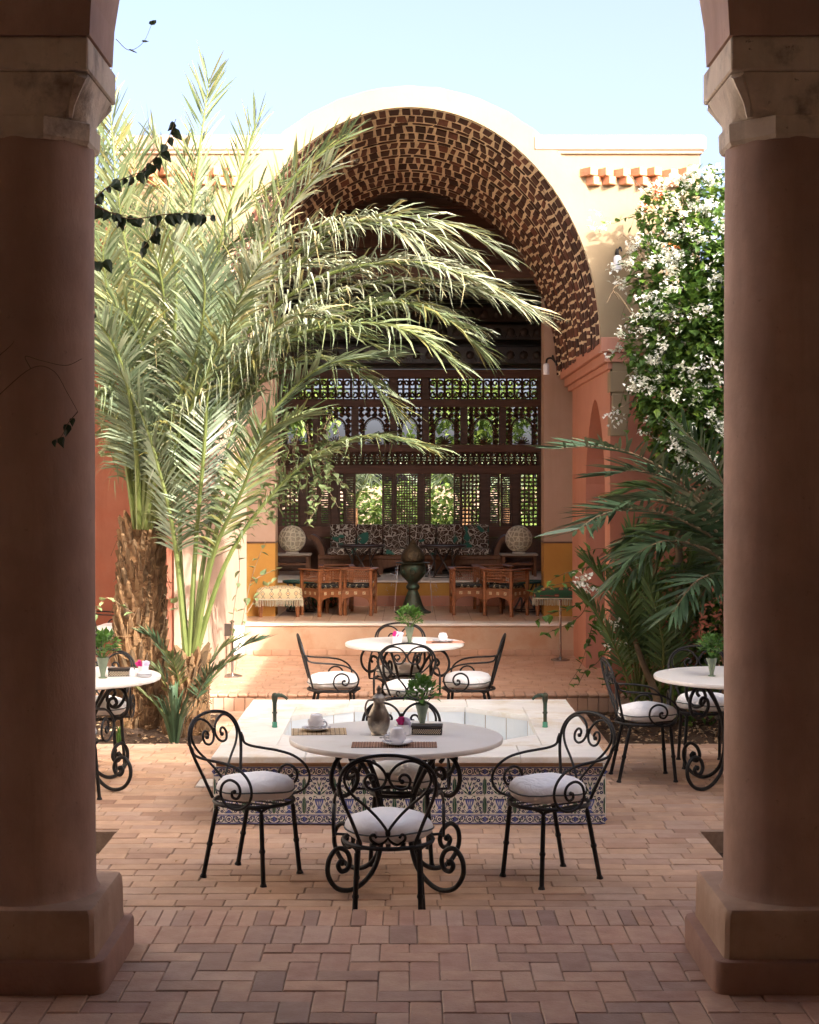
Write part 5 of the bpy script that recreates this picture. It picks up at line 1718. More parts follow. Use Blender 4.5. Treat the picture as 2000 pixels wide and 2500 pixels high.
def frond(path, L, w, n, jr, m, parent, droop=.35, lift=.25, start=.2, stem=.016, spread=62, name='frond', tipL=1.0, wild=.12):
    cv = catmull(path, 10)
    k = len(cv)
    acc = [0.0]
    for i in range(k - 1): acc.append(acc[-1] + (cv[i + 1] - cv[i]).length)
    T_ = acc[-1]
    def at(u):
        s_ = u * T_
        i = 0
        while i < k - 2 and acc[i + 1] < s_: i += 1
        f = (s_ - acc[i]) / max(1e-6, acc[i + 1] - acc[i])
        return cv[i].lerp(cv[i + 1], f), (cv[i + 1] - cv[i]).normalized()
    q = MB(); rn = []
    q.cur = 1
    f0 = len(q.f)
    q.tube(cv, lambda u: stem * (1.15 - .95 * u ** .8), 6)
    rn.extend([.5] * (len(q.f) - f0))
    q.cur = 0
    for i in range(n):
        u = start + (1 - start) * (i + jr.uniform(-.3, .3)) / n
        u = min(.995, max(start, u))
        v = (u - start) / (1 - start)
        p, T = at(u)
        up = Vector((0, 0, 1)) - T * T.z
        up = up.normalized() if up.length > .15 else Vector((0, -1, 0))
        S = T.cross(up).normalized(); U = S.cross(T)
        ll = L * (.58 + .42 * math.sin(math.pi * min(1, .12 + v * .72))) * (1 if v < .8 else 1 - (1 - tipL) * (v - .8) / .2)
        for s in (-1, 1):
            al = R(spread - 36 * v + jr.uniform(-9, 9))
            d = (T * math.cos(al) + S * s * math.sin(al) + U * (lift + jr.uniform(-wild, wild))).normalized()
            l = ll * jr.uniform(.82, 1.1)
            dr = droop * (1 - .55 * v) * jr.uniform(.5, 1.4)
            b = (T - d * T.dot(d)).normalized() * .75 + U * .5 * (1 if jr.random() < .7 else -1)
            b = (b - d * b.dot(d)).normalized()
            ww = w * jr.uniform(.8, 1.15)
            g = Vector((0, 0, -1))
            p1 = p + d * l * .35 + g * dr * l * .05
            kink = droop > .6 and v < .8 and jr.random() < .26 * droop
            p2 = p + d * l * .72 + g * dr * l * .24
            p3 = p + d * l * .98 + g * dr * l * .58
            if kink:
                p1 = p + d * l * jr.uniform(.2, .4)
                p2 = p1 + (d * .25 + g * .6 + Vector((jr.uniform(-.1, .1), jr.uniform(-.1, .1), 0))) * l * .45
                p3 = p2 + (g + Vector((jr.uniform(-.25, .25), jr.uniform(-.25, .25), 0))) * l * jr.uniform(.25, .6)
            kk = len(q.v)
            q.v.extend(tuple(x) for x in (p - b * ww * .35, p + b * ww * .35, p1 - b * ww, p1 + b * ww, p2 - b * ww * .75, p2 + b * ww * .75, p3))
            q.face((kk, kk + 1, kk + 3, kk + 2)); q.face((kk + 2, kk + 3, kk + 5, kk + 4)); q.face((kk + 4, kk + 5, kk + 6))
            rn.extend([jr.random()] * 3)
    me = q.mesh(name, [m, 'palm_stem' if m != 'palm_dark' else 'twig'], None, rn)
    return obj(name, me, parent)

def trunk(parent, base, top, r0, r1, jr, stubs=130, fibre=160):
    q = MB()
    n = 14
    rings = []
    for i in range(n + 1):
        u = i / n
        c = Vector(base).lerp(Vector(top), u) + Vector((jr.uniform(-.012, .012), jr.uniform(-.012, .012), 0))
        r = (r0 + (r1 - r0) * u) * jr.uniform(.93, 1.06)
        rings.append([(c.x + r * math.cos(2 * math.pi * j / 20) * jr.uniform(.94, 1.06), c.y + r * math.sin(2 * math.pi * j / 20) * jr.uniform(.94, 1.06), c.z) for j in range(20)])
    q.loft(rings)
    q.build('trunk', 'palm_trunk', parent, smooth=60)
    q = MB(); rn = []
    for i in range(stubs):
        u = (i + .5) / stubs
        a = i * 2.399
        c = Vector(base).lerp(Vector(top), u); r = r0 + (r1 - r0) * u
        o = Vector((math.cos(a), math.sin(a), 0))
        M = Matrix.Translation(c + o * r * .92) @ (o * .45 + Vector((0, 0, 1))).to_track_quat('Z', 'X').to_matrix().to_4x4() @ Matrix.Rotation(jr.uniform(-.3, .3), 4, 'Z')
        f0 = len(q.f)
        q.loft([[M @ Vector(p) for p in ((-.035, -.018, -.03), (.035, -.018, -.03), (.035, .018, -.03), (-.035, .018, -.03))], [M @ Vector(p) for p in ((-.026, -.012, .06), (.026, -.012, .06), (.026, .012, .06), (-.026, .012, .06))],
                [M @ Vector((p[0] * jr.uniform(.3, 1), p[1], jr.uniform(.09, .13))) for p in ((-.018, -.006), (.018, -.006), (.018, .006), (-.018, .006))]])
        rn.extend([jr.random()] * (len(q.f) - f0))
    for i in range(fibre):
        u = jr.random(); a = jr.uniform(0, 6.28)
        c = Vector(base).lerp(Vector(top), u); r = (r0 + (r1 - r0) * u)
        o = Vector((math.cos(a), math.sin(a), 0)); p = c + o * r
        t_ = Vector((-o.y, o.x, 0)) * jr.uniform(-.12, .12)
        f0 = len(q.f)
        q.tube([p, p + o * .03 + t_ * .5 + Vector((0, 0, jr.uniform(-.03, .08))), p + o * jr.uniform(.02, .07) + t_ + Vector((0, 0, jr.uniform(-.1, .1)))], .0035, 4)
        rn.extend([jr.random()] * (len(q.f) - f0))
    q.build('leaf_bases', 'palm_stub', parent, rnd=rn, kind='stuff')

def pts(l): return [P(*p) for p in l]

# --- tall palm at left
jr = random.Random(21)
b1 = P(340, 1748, 13.25); b1.z = -.05
palm1 = empty('date_palm', b1, label='date palm with stout shaggy trunk at left, tall sunlit crown', cat='palm tree')
t1 = P(347, 1275, 13.25)
def rel(parent, l): return [p - parent.location for p in pts(l)]
trunk(palm1, (0, 0, 0), t1 - palm1.location, .225, .16, jr, 210, 260)
F1 = [  # (path, leaf length, droop, material, leaflets)
    ([(350, 1290, 13.2), (400, 950, 13.1), (462, 560, 12.9), (492, 330, 12.8), (512, 190, 12.8)], .40, .15, 'palm_leaf', 62),
    ([(360, 1290, 13.2), (470, 900, 13.0), (545, 560, 12.8), (585, 430, 12.7), (632, 285, 12.6)], .36, .15, 'palm_leaf', 60),
    ([(360, 1290, 13.2), (480, 920, 12.9), (600, 680, 12.7), (720, 490, 12.5), (810, 400, 12.3)], .40, .8, 'palm_pale', 66),
    ([(370, 1290, 13.2), (500, 930, 12.9), (660, 720, 12.6), (840, 560, 12.3), (1010, 560, 12.1), (1150, 620, 12.0)], .38, 1.15, 'palm_pale', 74),
    ([(370, 1290, 13.2), (520, 950, 12.8), (720, 760, 12.5), (940, 690, 12.3), (1130, 700, 12.1), (1260, 742, 12.0)], .36, 1.0, 'palm_pale', 76),
    ([(370, 1290, 13.2), (520, 980, 12.8), (700, 800, 12.5), (880, 740, 12.4), (1040, 745, 12.3), (1150, 800, 12.2)], .36, 1.35, 'palm_pale', 72),
    ([(370, 1290, 13.2), (480, 1000, 12.9), (640, 850, 12.6), (800, 800, 12.4), (930, 850, 12.3)], .40, .7, 'palm_leaf', 60),
    ([(340, 1290, 13.2), (320, 900, 13.2), (290, 560, 13.2), (275, 330, 13.2), (262, 230, 13.2)], .38, .3, 'palm_leaf', 60),
    ([(340, 1290, 13.2), (300, 950, 13.2), (250, 650, 13.3), (215, 480, 13.3), (180, 400, 13.3)], .38, .5, 'palm_leaf', 60),
    ([(340, 1290, 13.2), (290, 1000, 13.1), (240, 820, 13.1), (190, 740, 13.0), (120, 740, 13.0)], .38, .8, 'palm_pale', 60),
    ([(340, 1290, 13.1), (350, 1000, 12.9), (330, 720, 12.7), (300, 560, 12.5), (285, 450, 12.3)], .40, .4, 'palm_leaf', 64),
    ([(350, 1290, 13.4), (420, 1000, 13.5), (470, 760, 13.5), (480, 600, 13.4), (520, 470, 13.4)], .40, .5, 'palm_leaf', 60),
    ([(350, 1290, 13.1), (400, 1000, 12.7), (430, 760, 12.4), (420, 600, 12.2), (380, 520, 12.0)], .42, .7, 'palm_pale', 64),
    ([(360, 1290, 13.1), (450, 1020, 12.7), (540, 820, 12.4), (600, 700, 12.1), (640, 640, 11.9)], .42, .9, 'palm_pale', 66),
    ([(330, 1290, 13.1), (300, 1080, 12.8), (270, 980, 12.6), (235, 960, 12.4), (200, 1010, 12.3)], .36, .9, 'palm_leaf', 56),
    ([(350, 1290, 13.4), (390, 900, 13.6), (420, 560, 13.7), (400, 400, 13.7), (360, 320, 13.7)], .38, .5, 'palm_leaf', 60),
    ([(350, 1290, 13.1), (360, 1050, 12.8), (350, 880, 12.5), (320, 780, 12.2), (270, 740, 12.0)], .42, .6, 'palm_leaf', 62),
    ([(370, 1290, 13.3), (540, 900, 13.3), (640, 700, 13.3), (760, 640, 13.2), (880, 650, 13.1)], .40, 1.1, 'palm_pale', 66),
    ([(370, 1290, 13.2), (560, 1010, 12.8), (720, 880, 12.6), (860, 900, 12.5), (960, 990, 12.4)], .40, .9, 'palm_leaf', 60),
    ([(360, 1290, 13.1), (430, 1080, 12.6), (510, 900, 12.2), (560, 800, 11.9), (580, 740, 11.6)], .40, .7, 'palm_leaf', 60),
    ([(350, 1290, 13.3), (380, 980, 13.4), (360, 700, 13.4), (330, 480, 13.3), (330, 350, 13.3)], .40, .45, 'palm_leaf', 62),
    ([(350, 1290, 13.2), (430, 960, 13.2), (500, 700, 13.1), (560, 600, 12.9), (640, 560, 12.7)], .42, .9, 'palm_pale', 64),
    ([(340, 1290, 13.1), (310, 1050, 12.8), (290, 880, 12.6), (260, 700, 12.4), (250, 600, 12.2)], .42, .6, 'palm_leaf', 62),
    ([(360, 1290, 13.1), (470, 1030, 12.6), (600, 870, 12.3), (700, 780, 12.0), (780, 760, 11.8)], .42, 1.2, 'palm_pale', 66),
    ([(365, 1290, 13.2), (510, 900, 12.9), (640, 640, 12.6), (760, 560, 12.4), (900, 540, 12.2), (1020, 590, 12.0)], .40, 1.4, 'palm_pale', 72),
    ([(350, 1290, 13.3), (410, 940, 13.3), (440, 640, 13.2), (470, 480, 13.1), (440, 380, 13.0)], .40, .5, 'palm_leaf', 62),
    ([(335, 1290, 13.2), (280, 960, 13.3), (240, 680, 13.4), (230, 420, 13.4), (250, 300, 13.4)], .40, .4, 'palm_leaf', 60),
    ([(370, 1290, 13.3), (560, 940, 13.0), (760, 740, 12.7), (920, 640, 12.5), (1060, 640, 12.3), (1180, 700, 12.2)], .38, 1.3, 'palm_pale', 72),
    ([(345, 1290, 13.3), (350, 950, 13.5), (300, 620, 13.6), (262, 440, 13.6), (240, 330, 13.6)], .42, .3, 'palm_leaf', 62),
    ([(355, 1290, 13.3), (430, 900, 13.5), (520, 620, 13.5), (600, 500, 13.4), (690, 440, 13.3)], .42, .7, 'palm_leaf', 64),
    ([(345, 1290, 13.1), (370, 980, 12.8), (400, 800, 12.5), (390, 660, 12.2), (350, 560, 12.0)], .42, .6, 'palm_leaf', 64),
    ([(365, 1290, 13.1), (520, 1000, 12.6), (680, 840, 12.3), (860, 790, 12.0), (1000, 810, 11.8), (1100, 880, 11.7)], .38, .9, 'palm_leaf', 68),
    ([(365, 1290, 13.2), (500, 880, 12.9), (640, 560, 12.6), (730, 420, 12.4), (850, 330, 12.3)], .40, .35, 'palm_leaf', 66),
    ([(365, 1290, 13.2), (520, 920, 12.8), (740, 700, 12.4), (980, 640, 12.1), (1180, 690, 11.9), (1310, 770, 11.8)], .40, .7, 'palm_pale', 78),
    ([(365, 1290, 13.2), (520, 880, 12.9), (720, 620, 12.5), (920, 530, 12.3), (1100, 550, 12.1), (1215, 610, 12.0)], .40, .7, 'palm_pale', 76),
    ([(365, 1290, 13.2), (540, 980, 12.8), (760, 800, 12.4), (960, 740, 12.2), (1090, 780, 12.0), (1170, 850, 12.0)], .40, .8, 'palm_leaf', 72),
    ([(350, 1290, 13.0), (420, 1020, 12.5), (480, 860, 12.1), (500, 720, 11.8), (490, 640, 11.6)], .42, .5, 'palm_grey', 66),
    ([(340, 1290, 13.0), (330, 1060, 12.6), (300, 900, 12.3), (250, 800, 12.0), (210, 780, 11.9)], .40, .5, 'palm_grey', 62),
]
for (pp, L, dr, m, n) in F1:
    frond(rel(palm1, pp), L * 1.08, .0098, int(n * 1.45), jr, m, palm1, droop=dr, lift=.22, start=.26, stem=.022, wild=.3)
# --- young palm in front of it
jr = random.Random(8)
b2 = P(452, 1800, 12.75); b2.z = -.05
palm2 = empty('young_date_palm', b2, label='young date palm with short trunk and long green stems at left', cat='palm tree')
trunk(palm2, (0, 0, 0), P(468, 1600, 12.75) - palm2.location, .16, .105, jr, 90, 150)
F2 = [
    ([(462, 1610, 12.7), (478, 1330, 12.65), (500, 1080, 12.5), (511, 860, 12.3), (520, 700, 12.0)], .44, .12, 'palm_grey', 66),
    ([(455, 1610, 12.7), (428, 1330, 12.6), (395, 1170, 12.5), (345, 1010, 12.4), (262, 850, 12.3)], .40, .25, 'palm_grey', 62),
    ([(470, 1610, 12.7), (530, 1290, 12.6), (605, 1095, 12.45), (700, 965, 12.3), (800, 890, 12.1), (940, 870, 12.0)], .42, .35, 'palm_grey', 68),
    ([(475, 1610, 12.7), (545, 1390, 12.6), (640, 1235, 12.5), (760, 1120, 12.35), (900, 1066, 12.2), (1050, 1092, 12.1)], .34, .75, 'palm_leaf', 66),
    ([(472, 1610, 12.7), (520, 1360, 12.5), (590, 1200, 12.2), (650, 1060, 11.9), (740, 1010, 11.6)], .38, .4, 'palm_leaf', 58),
    ([(458, 1610, 12.8), (440, 1350, 12.9), (440, 1150, 12.9), (420, 980, 12.9), (400, 820, 12.8)], .38, .3, 'palm_leaf', 58),
    ([(468, 1610, 12.8), (500, 1350, 12.9), (545, 1130, 12.9), (600, 960, 12.8), (650, 820, 12.7)], .42, .4, 'palm_grey', 60),
]
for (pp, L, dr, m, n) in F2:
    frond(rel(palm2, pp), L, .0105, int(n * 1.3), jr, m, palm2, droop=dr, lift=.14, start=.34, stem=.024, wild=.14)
for k in range(9):                              # short shoots round the foot
    a = -2.9 + k * .62
    d = Vector((math.cos(a), math.sin(a) * .5 - .25, 0)) * jr.uniform(.35, .6)
    z0 = jr.uniform(.1, .5)
    frond([Vector((0, 0, z0)) + d * .15, Vector((0, 0, z0 + .2)) + d * .5, Vector((0, 0, z0 + .36)) + d * .85, Vector((0, 0, z0 + .42)) + d * 1.15], .2, .008, 22, jr, 'palm_dark' if k % 2 else 'palm_leaf', palm2, droop=.2, lift=.15, start=.3, stem=.008, spread=45, name='shoot')
def blade_clump(x, y, label, n=34, h=.42, sp=.30, m='palm_dark', seed=1, z=-.03):
    jr = random.Random(seed)
    t = empty('leaf_clump', (x, y, z), label=label, cat='plant')
    for i in range(n):
        a = jr.uniform(0, 6.28); r = jr.uniform(.2, 1) * sp; hh = h * jr.uniform(.6, 1.05)
        q = MB()
        o = Vector((math.cos(a), math.sin(a), 0)); s = Vector((-o.y, o.x, 0)) * jr.uniform(.008, .013)
        c = [Vector((0, 0, 0)) + o * .03, o * r * .35 + Vector((0, 0, hh * .55)), o * r * .75 + Vector((0, 0, hh * .92)), o * r * 1.1 + Vector((0, 0, hh * .98))]
        for w_, p in zip((.7, 1, .7), c[:3]): q.v.extend([tuple(p - s * w_), tuple(p + s * w_)])
        q.v.append(tuple(c[3])); q.face((0, 1, 3, 2)); q.face((2, 3, 5, 4)); q.face((4, 5, 6))
        q.build('leaf', m, t)
blade_clump(-1.855, 12.28, 'clump of sword-shaped green leaves at the foot of young palm', 40, .48, .30, 'palm_dark', 3)
blade_clump(-2.3, 12.35, 'small green weed on the soil left of young palm', 14, .16, .10, 'boug_leaf', 9)
blade_clump(-2.75, 12.9, 'tuft of sword leaves beside the stout palm trunk', 26, .6, .35, 'palm_leaf', 5)

# --- leafy masses
def leaf_cloud(blobs, n, L, w, m, parent, jr, name='foliage', shell=.55, hang=0.0):
    q = MB(); rn = []
    vol = [b[3] * b[4] * b[5] for b in blobs]
    tot = sum(vol)
    for b, v in zip(blobs, vol):
        for i in range(int(n * v / tot)):
            d = Vector((jr.gauss(0, 1), jr.gauss(0, 1), jr.gauss(0, 1))).normalized()
            r = shell + (1 - shell) * jr.random() if jr.random() < .7 else jr.random()
            r *= jr.uniform(.85, 1.12)
            c = Vector((b[0] + d.x * b[3] * r, b[1] + d.y * b[4] * r, b[2] + d.z * b[5] * r))
            dd = d + Vector((jr.uniform(-1, 1), jr.uniform(-1, 1), jr.uniform(-1, .6) - hang))
            leaf_blade(q, c, dd, L * jr.uniform(.6, 1.2), w * jr.uniform(.7, 1.2), jr); rn.extend([jr.random()] * 4)
    return q.build(name, m, parent, rnd=rn, kind='stuff')
def blossoms(blobs, n, m, parent, jr, name, size=.03, per=9, face=(-.3, -1, .1), spread=.05):
    q = MB()
    for i in range(n):
        b = jr.choice(blobs)
        d = (Vector((jr.gauss(0, 1), jr.gauss(0, 1), jr.gauss(0, 1))).normalized() + Vector(face) * .8).normalized()
        c = Vector((b[0] + d.x * b[3], b[1] + d.y * b[4], b[2] + d.z * b[5])) * 1.0 + d * jr.uniform(0, .05)
        ax = Vector((jr.uniform(-1, 1), 0, jr.uniform(-.4, .4)))
        for k in range(per):
            o = ax * jr.gauss(0, spread) + Vector((jr.gauss(0, 1), jr.gauss(0, 1), jr.gauss(0, 1))) * spread * .45
            leaf_blade(q, c + o, d + Vector((jr.uniform(-1, 1), jr.uniform(-1, 1), jr.uniform(-1, 1))), size * jr.uniform(.8, 1.3), size * .42, jr, .4)
    return q.build(name, m, parent, kind='stuff')

# bougainvillea hanging from the roof at right
jr = random.Random(31)
BL = []
for (px, py, d, rx, ry, rz) in ((1735, 470, 13.2, .22, .3, .22), (1640, 540, 13.3, .30, .3, .32), (1740, 620, 13.0, .32, .35, .40), (1610, 680, 13.2, .26, .3, .36), (1700, 800, 12.9, .40, .4, .50),
                                (1590, 850, 13.1, .24, .3, .38), (1680, 980, 12.9, .40, .4, .45), (1600, 960, 13.1, .22, .25, .30), (1745, 1060, 12.8, .34, .35, .4), (1790, 760, 13.0, .4, .4, .8), (1650, 1090, 13.0, .25, .25, .25)):
    p = P(px, py, d); BL.append((p.x, p.y, p.z, rx, ry, rz))
bo = empty('bougainvillea', (2.5, 13.1, 0), label='big hanging bougainvillea with white blossoms right of the arch', cat='shrub')
off = Vector(bo.location)
BLr = [(b[0] - off.x, b[1] - off.y, b[2] - off.z, b[3], b[4], b[5]) for b in BL]
leaf_cloud(BLr, 9000, .085, .032, 'boug_leaf', bo, jr)
blossoms(BLr[:5] + BLr, 110, 'boug_white', bo, jr, 'white_blossom', .034, 26, spread=.045)
blossoms(BLr, 150, 'boug_white', bo, jr, 'white_blossom', .032, 7, spread=.03)
blossoms(BLr[:3], 5, 'boug_orange', bo, jr, 'orange_blossom', .042, 10)
blossoms(BLr[2:4], 1, 'boug_red', bo, jr, 'red_blossom', .045, 16)
for k in range(26):
    q = MB()
    b = jr.choice(BLr); c = Vector(b[:3])
    d = Vector((jr.uniform(-1.2, .4), jr.uniform(-.6, .2), jr.uniform(-.4, .9)))
    e = c + Vector((d.x * b[3], d.y * b[4], d.z * b[5])) * 1.35
    q.tube(catmull([c + Vector((.1, .1, -.2)), c, e, e + Vector((jr.uniform(-.1, .05), 0, jr.uniform(-.12, .02)))], 4), .004, 4); q.build('twig', 'twig', bo, smooth=60)
q = MB(); q.tube(catmull([Vector((2.2, 13.2, -.05)) - off, Vector((2.3, 13.25, 1.2)) - off, Vector((2.25, 13.3, 2.6)) - off, Vector((2.4, 13.2, 4.2)) - off], 6), lambda u: .04 - .02 * u, 8); q.build('stem', 'twig', bo, smooth=60)

# leafy runners: stem with leaves that can be picked apart
def leafmesh(key, L, w, m):
    if key not in BRICKS:
        q = MB(); jr_ = random.Random(2)
        k = [(0, 0, 0), (w * .85, .04 * L, L * .10), (w, .1 * L, L * .36), (w * .5, .05 * L, L * .70), (0, -.08 * L, L), (-w * .5, .05 * L, L * .70), (-w, .1 * L, L * .36), (-w * .85, .04 * L, L * .10)]
        q.v.extend(k); q.v.append((0, -.06 * L, L * .5))
        for i in range(8): q.face((i, (i + 1) % 8, 8))
        BRICKS[key] = q.mesh('leaf', m)
    return BRICKS[key]
def runner(name, paths, label, cat, lm, step, jr, stem='twig', parent=None, r=.005, size=1.0, hang=False):
    t = parent or empty(name, paths[0][0], label=label, cat=cat)
    off = t.location
    for pth in paths:
        cv = catmull([p - off for p in pth], 8)
        q = MB(); q.tube(cv, lambda u: r * (1 - .6 * u), 5); q.build('stem', stem, t, smooth=60)
        acc = 0
        for i in range(1, len(cv)):
            acc += (cv[i] - cv[i - 1]).length
            if acc > step and i > 2:
                acc = 0
                d = Vector((jr.uniform(-1, 1), jr.uniform(-.8, .3), jr.uniform(-1.1, .5)))
                o = obj('leaf', lm, t, cv[i])
                o.rotation_euler = (jr.uniform(-.5, .5), math.pi + jr.uniform(-.9, .9), jr.uniform(-.6, .6)) if hang else d.to_track_quat('Z', 'Y').to_euler(); s = size * jr.uniform(.6, 1.15); o.scale = (s, s, s)
    return t
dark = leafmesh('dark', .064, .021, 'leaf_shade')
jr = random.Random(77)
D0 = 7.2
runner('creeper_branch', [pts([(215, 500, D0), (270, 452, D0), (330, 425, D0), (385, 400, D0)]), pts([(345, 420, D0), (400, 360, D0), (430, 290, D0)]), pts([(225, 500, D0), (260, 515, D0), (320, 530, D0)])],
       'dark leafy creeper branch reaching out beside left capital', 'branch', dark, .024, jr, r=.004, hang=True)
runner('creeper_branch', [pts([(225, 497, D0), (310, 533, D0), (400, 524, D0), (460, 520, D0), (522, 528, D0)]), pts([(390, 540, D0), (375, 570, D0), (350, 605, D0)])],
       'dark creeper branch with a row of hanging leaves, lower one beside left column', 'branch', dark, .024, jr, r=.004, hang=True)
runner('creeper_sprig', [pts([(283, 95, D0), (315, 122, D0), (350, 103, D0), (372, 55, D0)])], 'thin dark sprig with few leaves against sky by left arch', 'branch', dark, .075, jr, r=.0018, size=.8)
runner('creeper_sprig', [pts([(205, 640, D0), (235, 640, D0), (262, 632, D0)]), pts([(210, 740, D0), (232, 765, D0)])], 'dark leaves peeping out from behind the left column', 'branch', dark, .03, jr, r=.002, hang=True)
Dn = 5.2
runner('dry_sprig', [pts([(-20, 980, Dn), (75, 900, Dn), (130, 905, Dn), (165, 960, Dn), (190, 1005, Dn)]), pts([(75, 900, Dn), (62, 870, Dn), (100, 880, Dn), (160, 892, Dn), (200, 876, Dn)]), pts([(-10, 875, Dn), (25, 845, Dn), (35, 832, Dn)])],
       'thin dry twig hanging in front of the left column', 'branch', dark, 9, jr, r=.0018, hang=True)
runner('dry_sprig', [pts([(190, 1005, Dn), (165, 1035, Dn), (150, 1065, Dn), (130, 1075, Dn)])], 'small cluster of dark leaves at end of twig on left column', 'branch', dark, .022, jr, r=.0018, hang=True, size=.62)
# pale vine hanging behind the young palm
pale = leafmesh('pale', .075, .032, 'vine_pale')
jr = random.Random(15)
pv = []
for k in range(30):
    x0 = jr.uniform(620, 815); y0 = jr.uniform(1010, 1080); L = jr.uniform(90, 230)
    pv.append(pts([(x0, y0, 13.4), (x0 + jr.uniform(-20, 25), y0 + L * .5, 13.35), (x0 + jr.uniform(-30, 45), y0 + L, 13.3)]))
runner('hanging_vine', pv, 'pale sunlit vine hanging in the arch behind young palm', 'vine', pale, .042, jr, stem='twig_pale', r=.003)
runner('climbing_vine', [pts([(575, 1640, 14.2), (590, 1530, 14.2), (612, 1420, 14.2), (640, 1340, 14.2), (650, 1320, 14.2)]), pts([(612, 1420, 14.2), (650, 1400, 14.2), (690, 1385, 14.2)]), pts([(600, 1500, 14.2), (640, 1440, 14.2), (675, 1410, 14.2)]), pts([(560, 1640, 14.2), (570, 1500, 14.2), (585, 1380, 14.2), (570, 1280, 14.2)])],
       'thin pale vine climbing by the left pier of arch', 'vine', pale, .06, jr, stem='twig_pale', r=.005)
runner('creeping_vine', [pts([(225, 1500, 12.9), (260, 1460, 12.9), (300, 1480, 12.9), (330, 1500, 12.9)]), pts([(228, 1560, 12.9), (232, 1500, 12.9), (250, 1470, 12.9)]), pts([(400, 1450, 12.9), (430, 1480, 12.9), (440, 1500, 12.9)])],
       'pale leaves of a vine round the stout palm trunk', 'vine', pale, .05, jr, stem='twig_pale', r=.003)
runner('wall_vine', [pts([(235, 1090, 13.3), (260, 1110, 13.3), (300, 1130, 13.3)]), pts([(232, 1020, 13.3), (245, 1060, 13.3), (240, 1090, 13.3)])], 'green vine leaves on the red wall beside left column', 'vine', pale, .05, jr, r=.003)
# vine trailing at right
gv = leafmesh('green', .085, .035, 'boug_leaf')
jr = random.Random(44)
rv = [pts([(1560, 1400, 12.9), (1500, 1440, 12.8), (1420, 1420, 12.7), (1350, 1430, 12.6), (1300, 1450, 12.5)]), pts([(1480, 1440, 12.8), (1400, 1480, 12.7), (1340, 1500, 12.6), (1310, 1515, 12.6)]),
      pts([(1440, 1430, 12.8), (1420, 1500, 12.7), (1350, 1540, 12.6), (1325, 1545, 12.6)]), pts([(1470, 1450, 12.8), (1440, 1550, 12.7), (1420, 1620, 12.6), (1390, 1670, 12.6)]),
      pts([(1500, 1480, 12.8), (1470, 1600, 12.7), (1430, 1640, 12.6), (1410, 1675, 12.6)]), pts([(1520, 1500, 12.8), (1480, 1620, 12.7), (1470, 1680, 12.6)]),
      pts([(1560, 1380, 12.9), (1460, 1380, 12.8), (1380, 1400, 12.7), (1340, 1420, 12.7)]), pts([(1580, 1380, 12.9), (1480, 1340, 12.8), (1420, 1350, 12.7)]), pts([(1600, 1480, 12.9), (1540, 1450, 12.8), (1480, 1500, 12.7), (1430, 1580, 12.7)])]
tv = runner('trailing_vine', rv, 'green bougainvillea runners trailing over the terrace at right', 'vine', gv, .035, jr, r=.004)
o_ = Vector(tv.location); c_ = P(1432, 1425, 12.6) - o_
blossoms([(c_.x, c_.y, c_.z, .05, .04, .04)], 5, 'boug_white', tv, jr, 'white_blossom', .04, 12)
c_ = P(1490, 1560, 12.6) - o_
blossoms([(c_.x, c_.y, c_.z, .05, .04, .12)], 5, 'boug_white', tv, jr, 'white_blossom', .03, 8)

sh = [pts([(1600, 560, 13.4), (1540, 530, 13.6), (1500, 545, 13.7), (1470, 540, 13.75)]), pts([(1610, 500, 13.4), (1590, 470, 13.6), (1560, 500, 13.7), (1540, 560, 13.75)]), pts([(1560, 700, 13.4), (1530, 740, 13.6), (1515, 780, 13.7)]),
      pts([(1560, 800, 13.3), (1510, 850, 13.5), (1490, 870, 13.6), (1480, 860, 13.6)]), pts([(1560, 850, 13.3), (1530, 930, 13.5), (1510, 1010, 13.6), (1500, 1040, 13.6)]), pts([(1570, 640, 13.4), (1535, 620, 13.6), (1510, 640, 13.7)]), pts([(1590, 900, 13.2), (1550, 980, 13.3), (1525, 1060, 13.4)])]
ws = runner('climber_shoots', sh, 'straggling climber shoots over the cream wall right of the arch', 'vine', gv, .07, jr, r=.003, size=.8)
o_ = Vector(ws.location)
for (px_, py_) in ((1475, 540), (1515, 700), (1500, 860), (1560, 600), (1508, 640), (1545, 790), (1500, 1010)):
    c_ = P(px_, py_, 13.55) - o_
    blossoms([(c_.x, c_.y, c_.z, .03, .03, .03)], 3, 'boug_white', ws, jr, 'white_blossom', .036, 9)
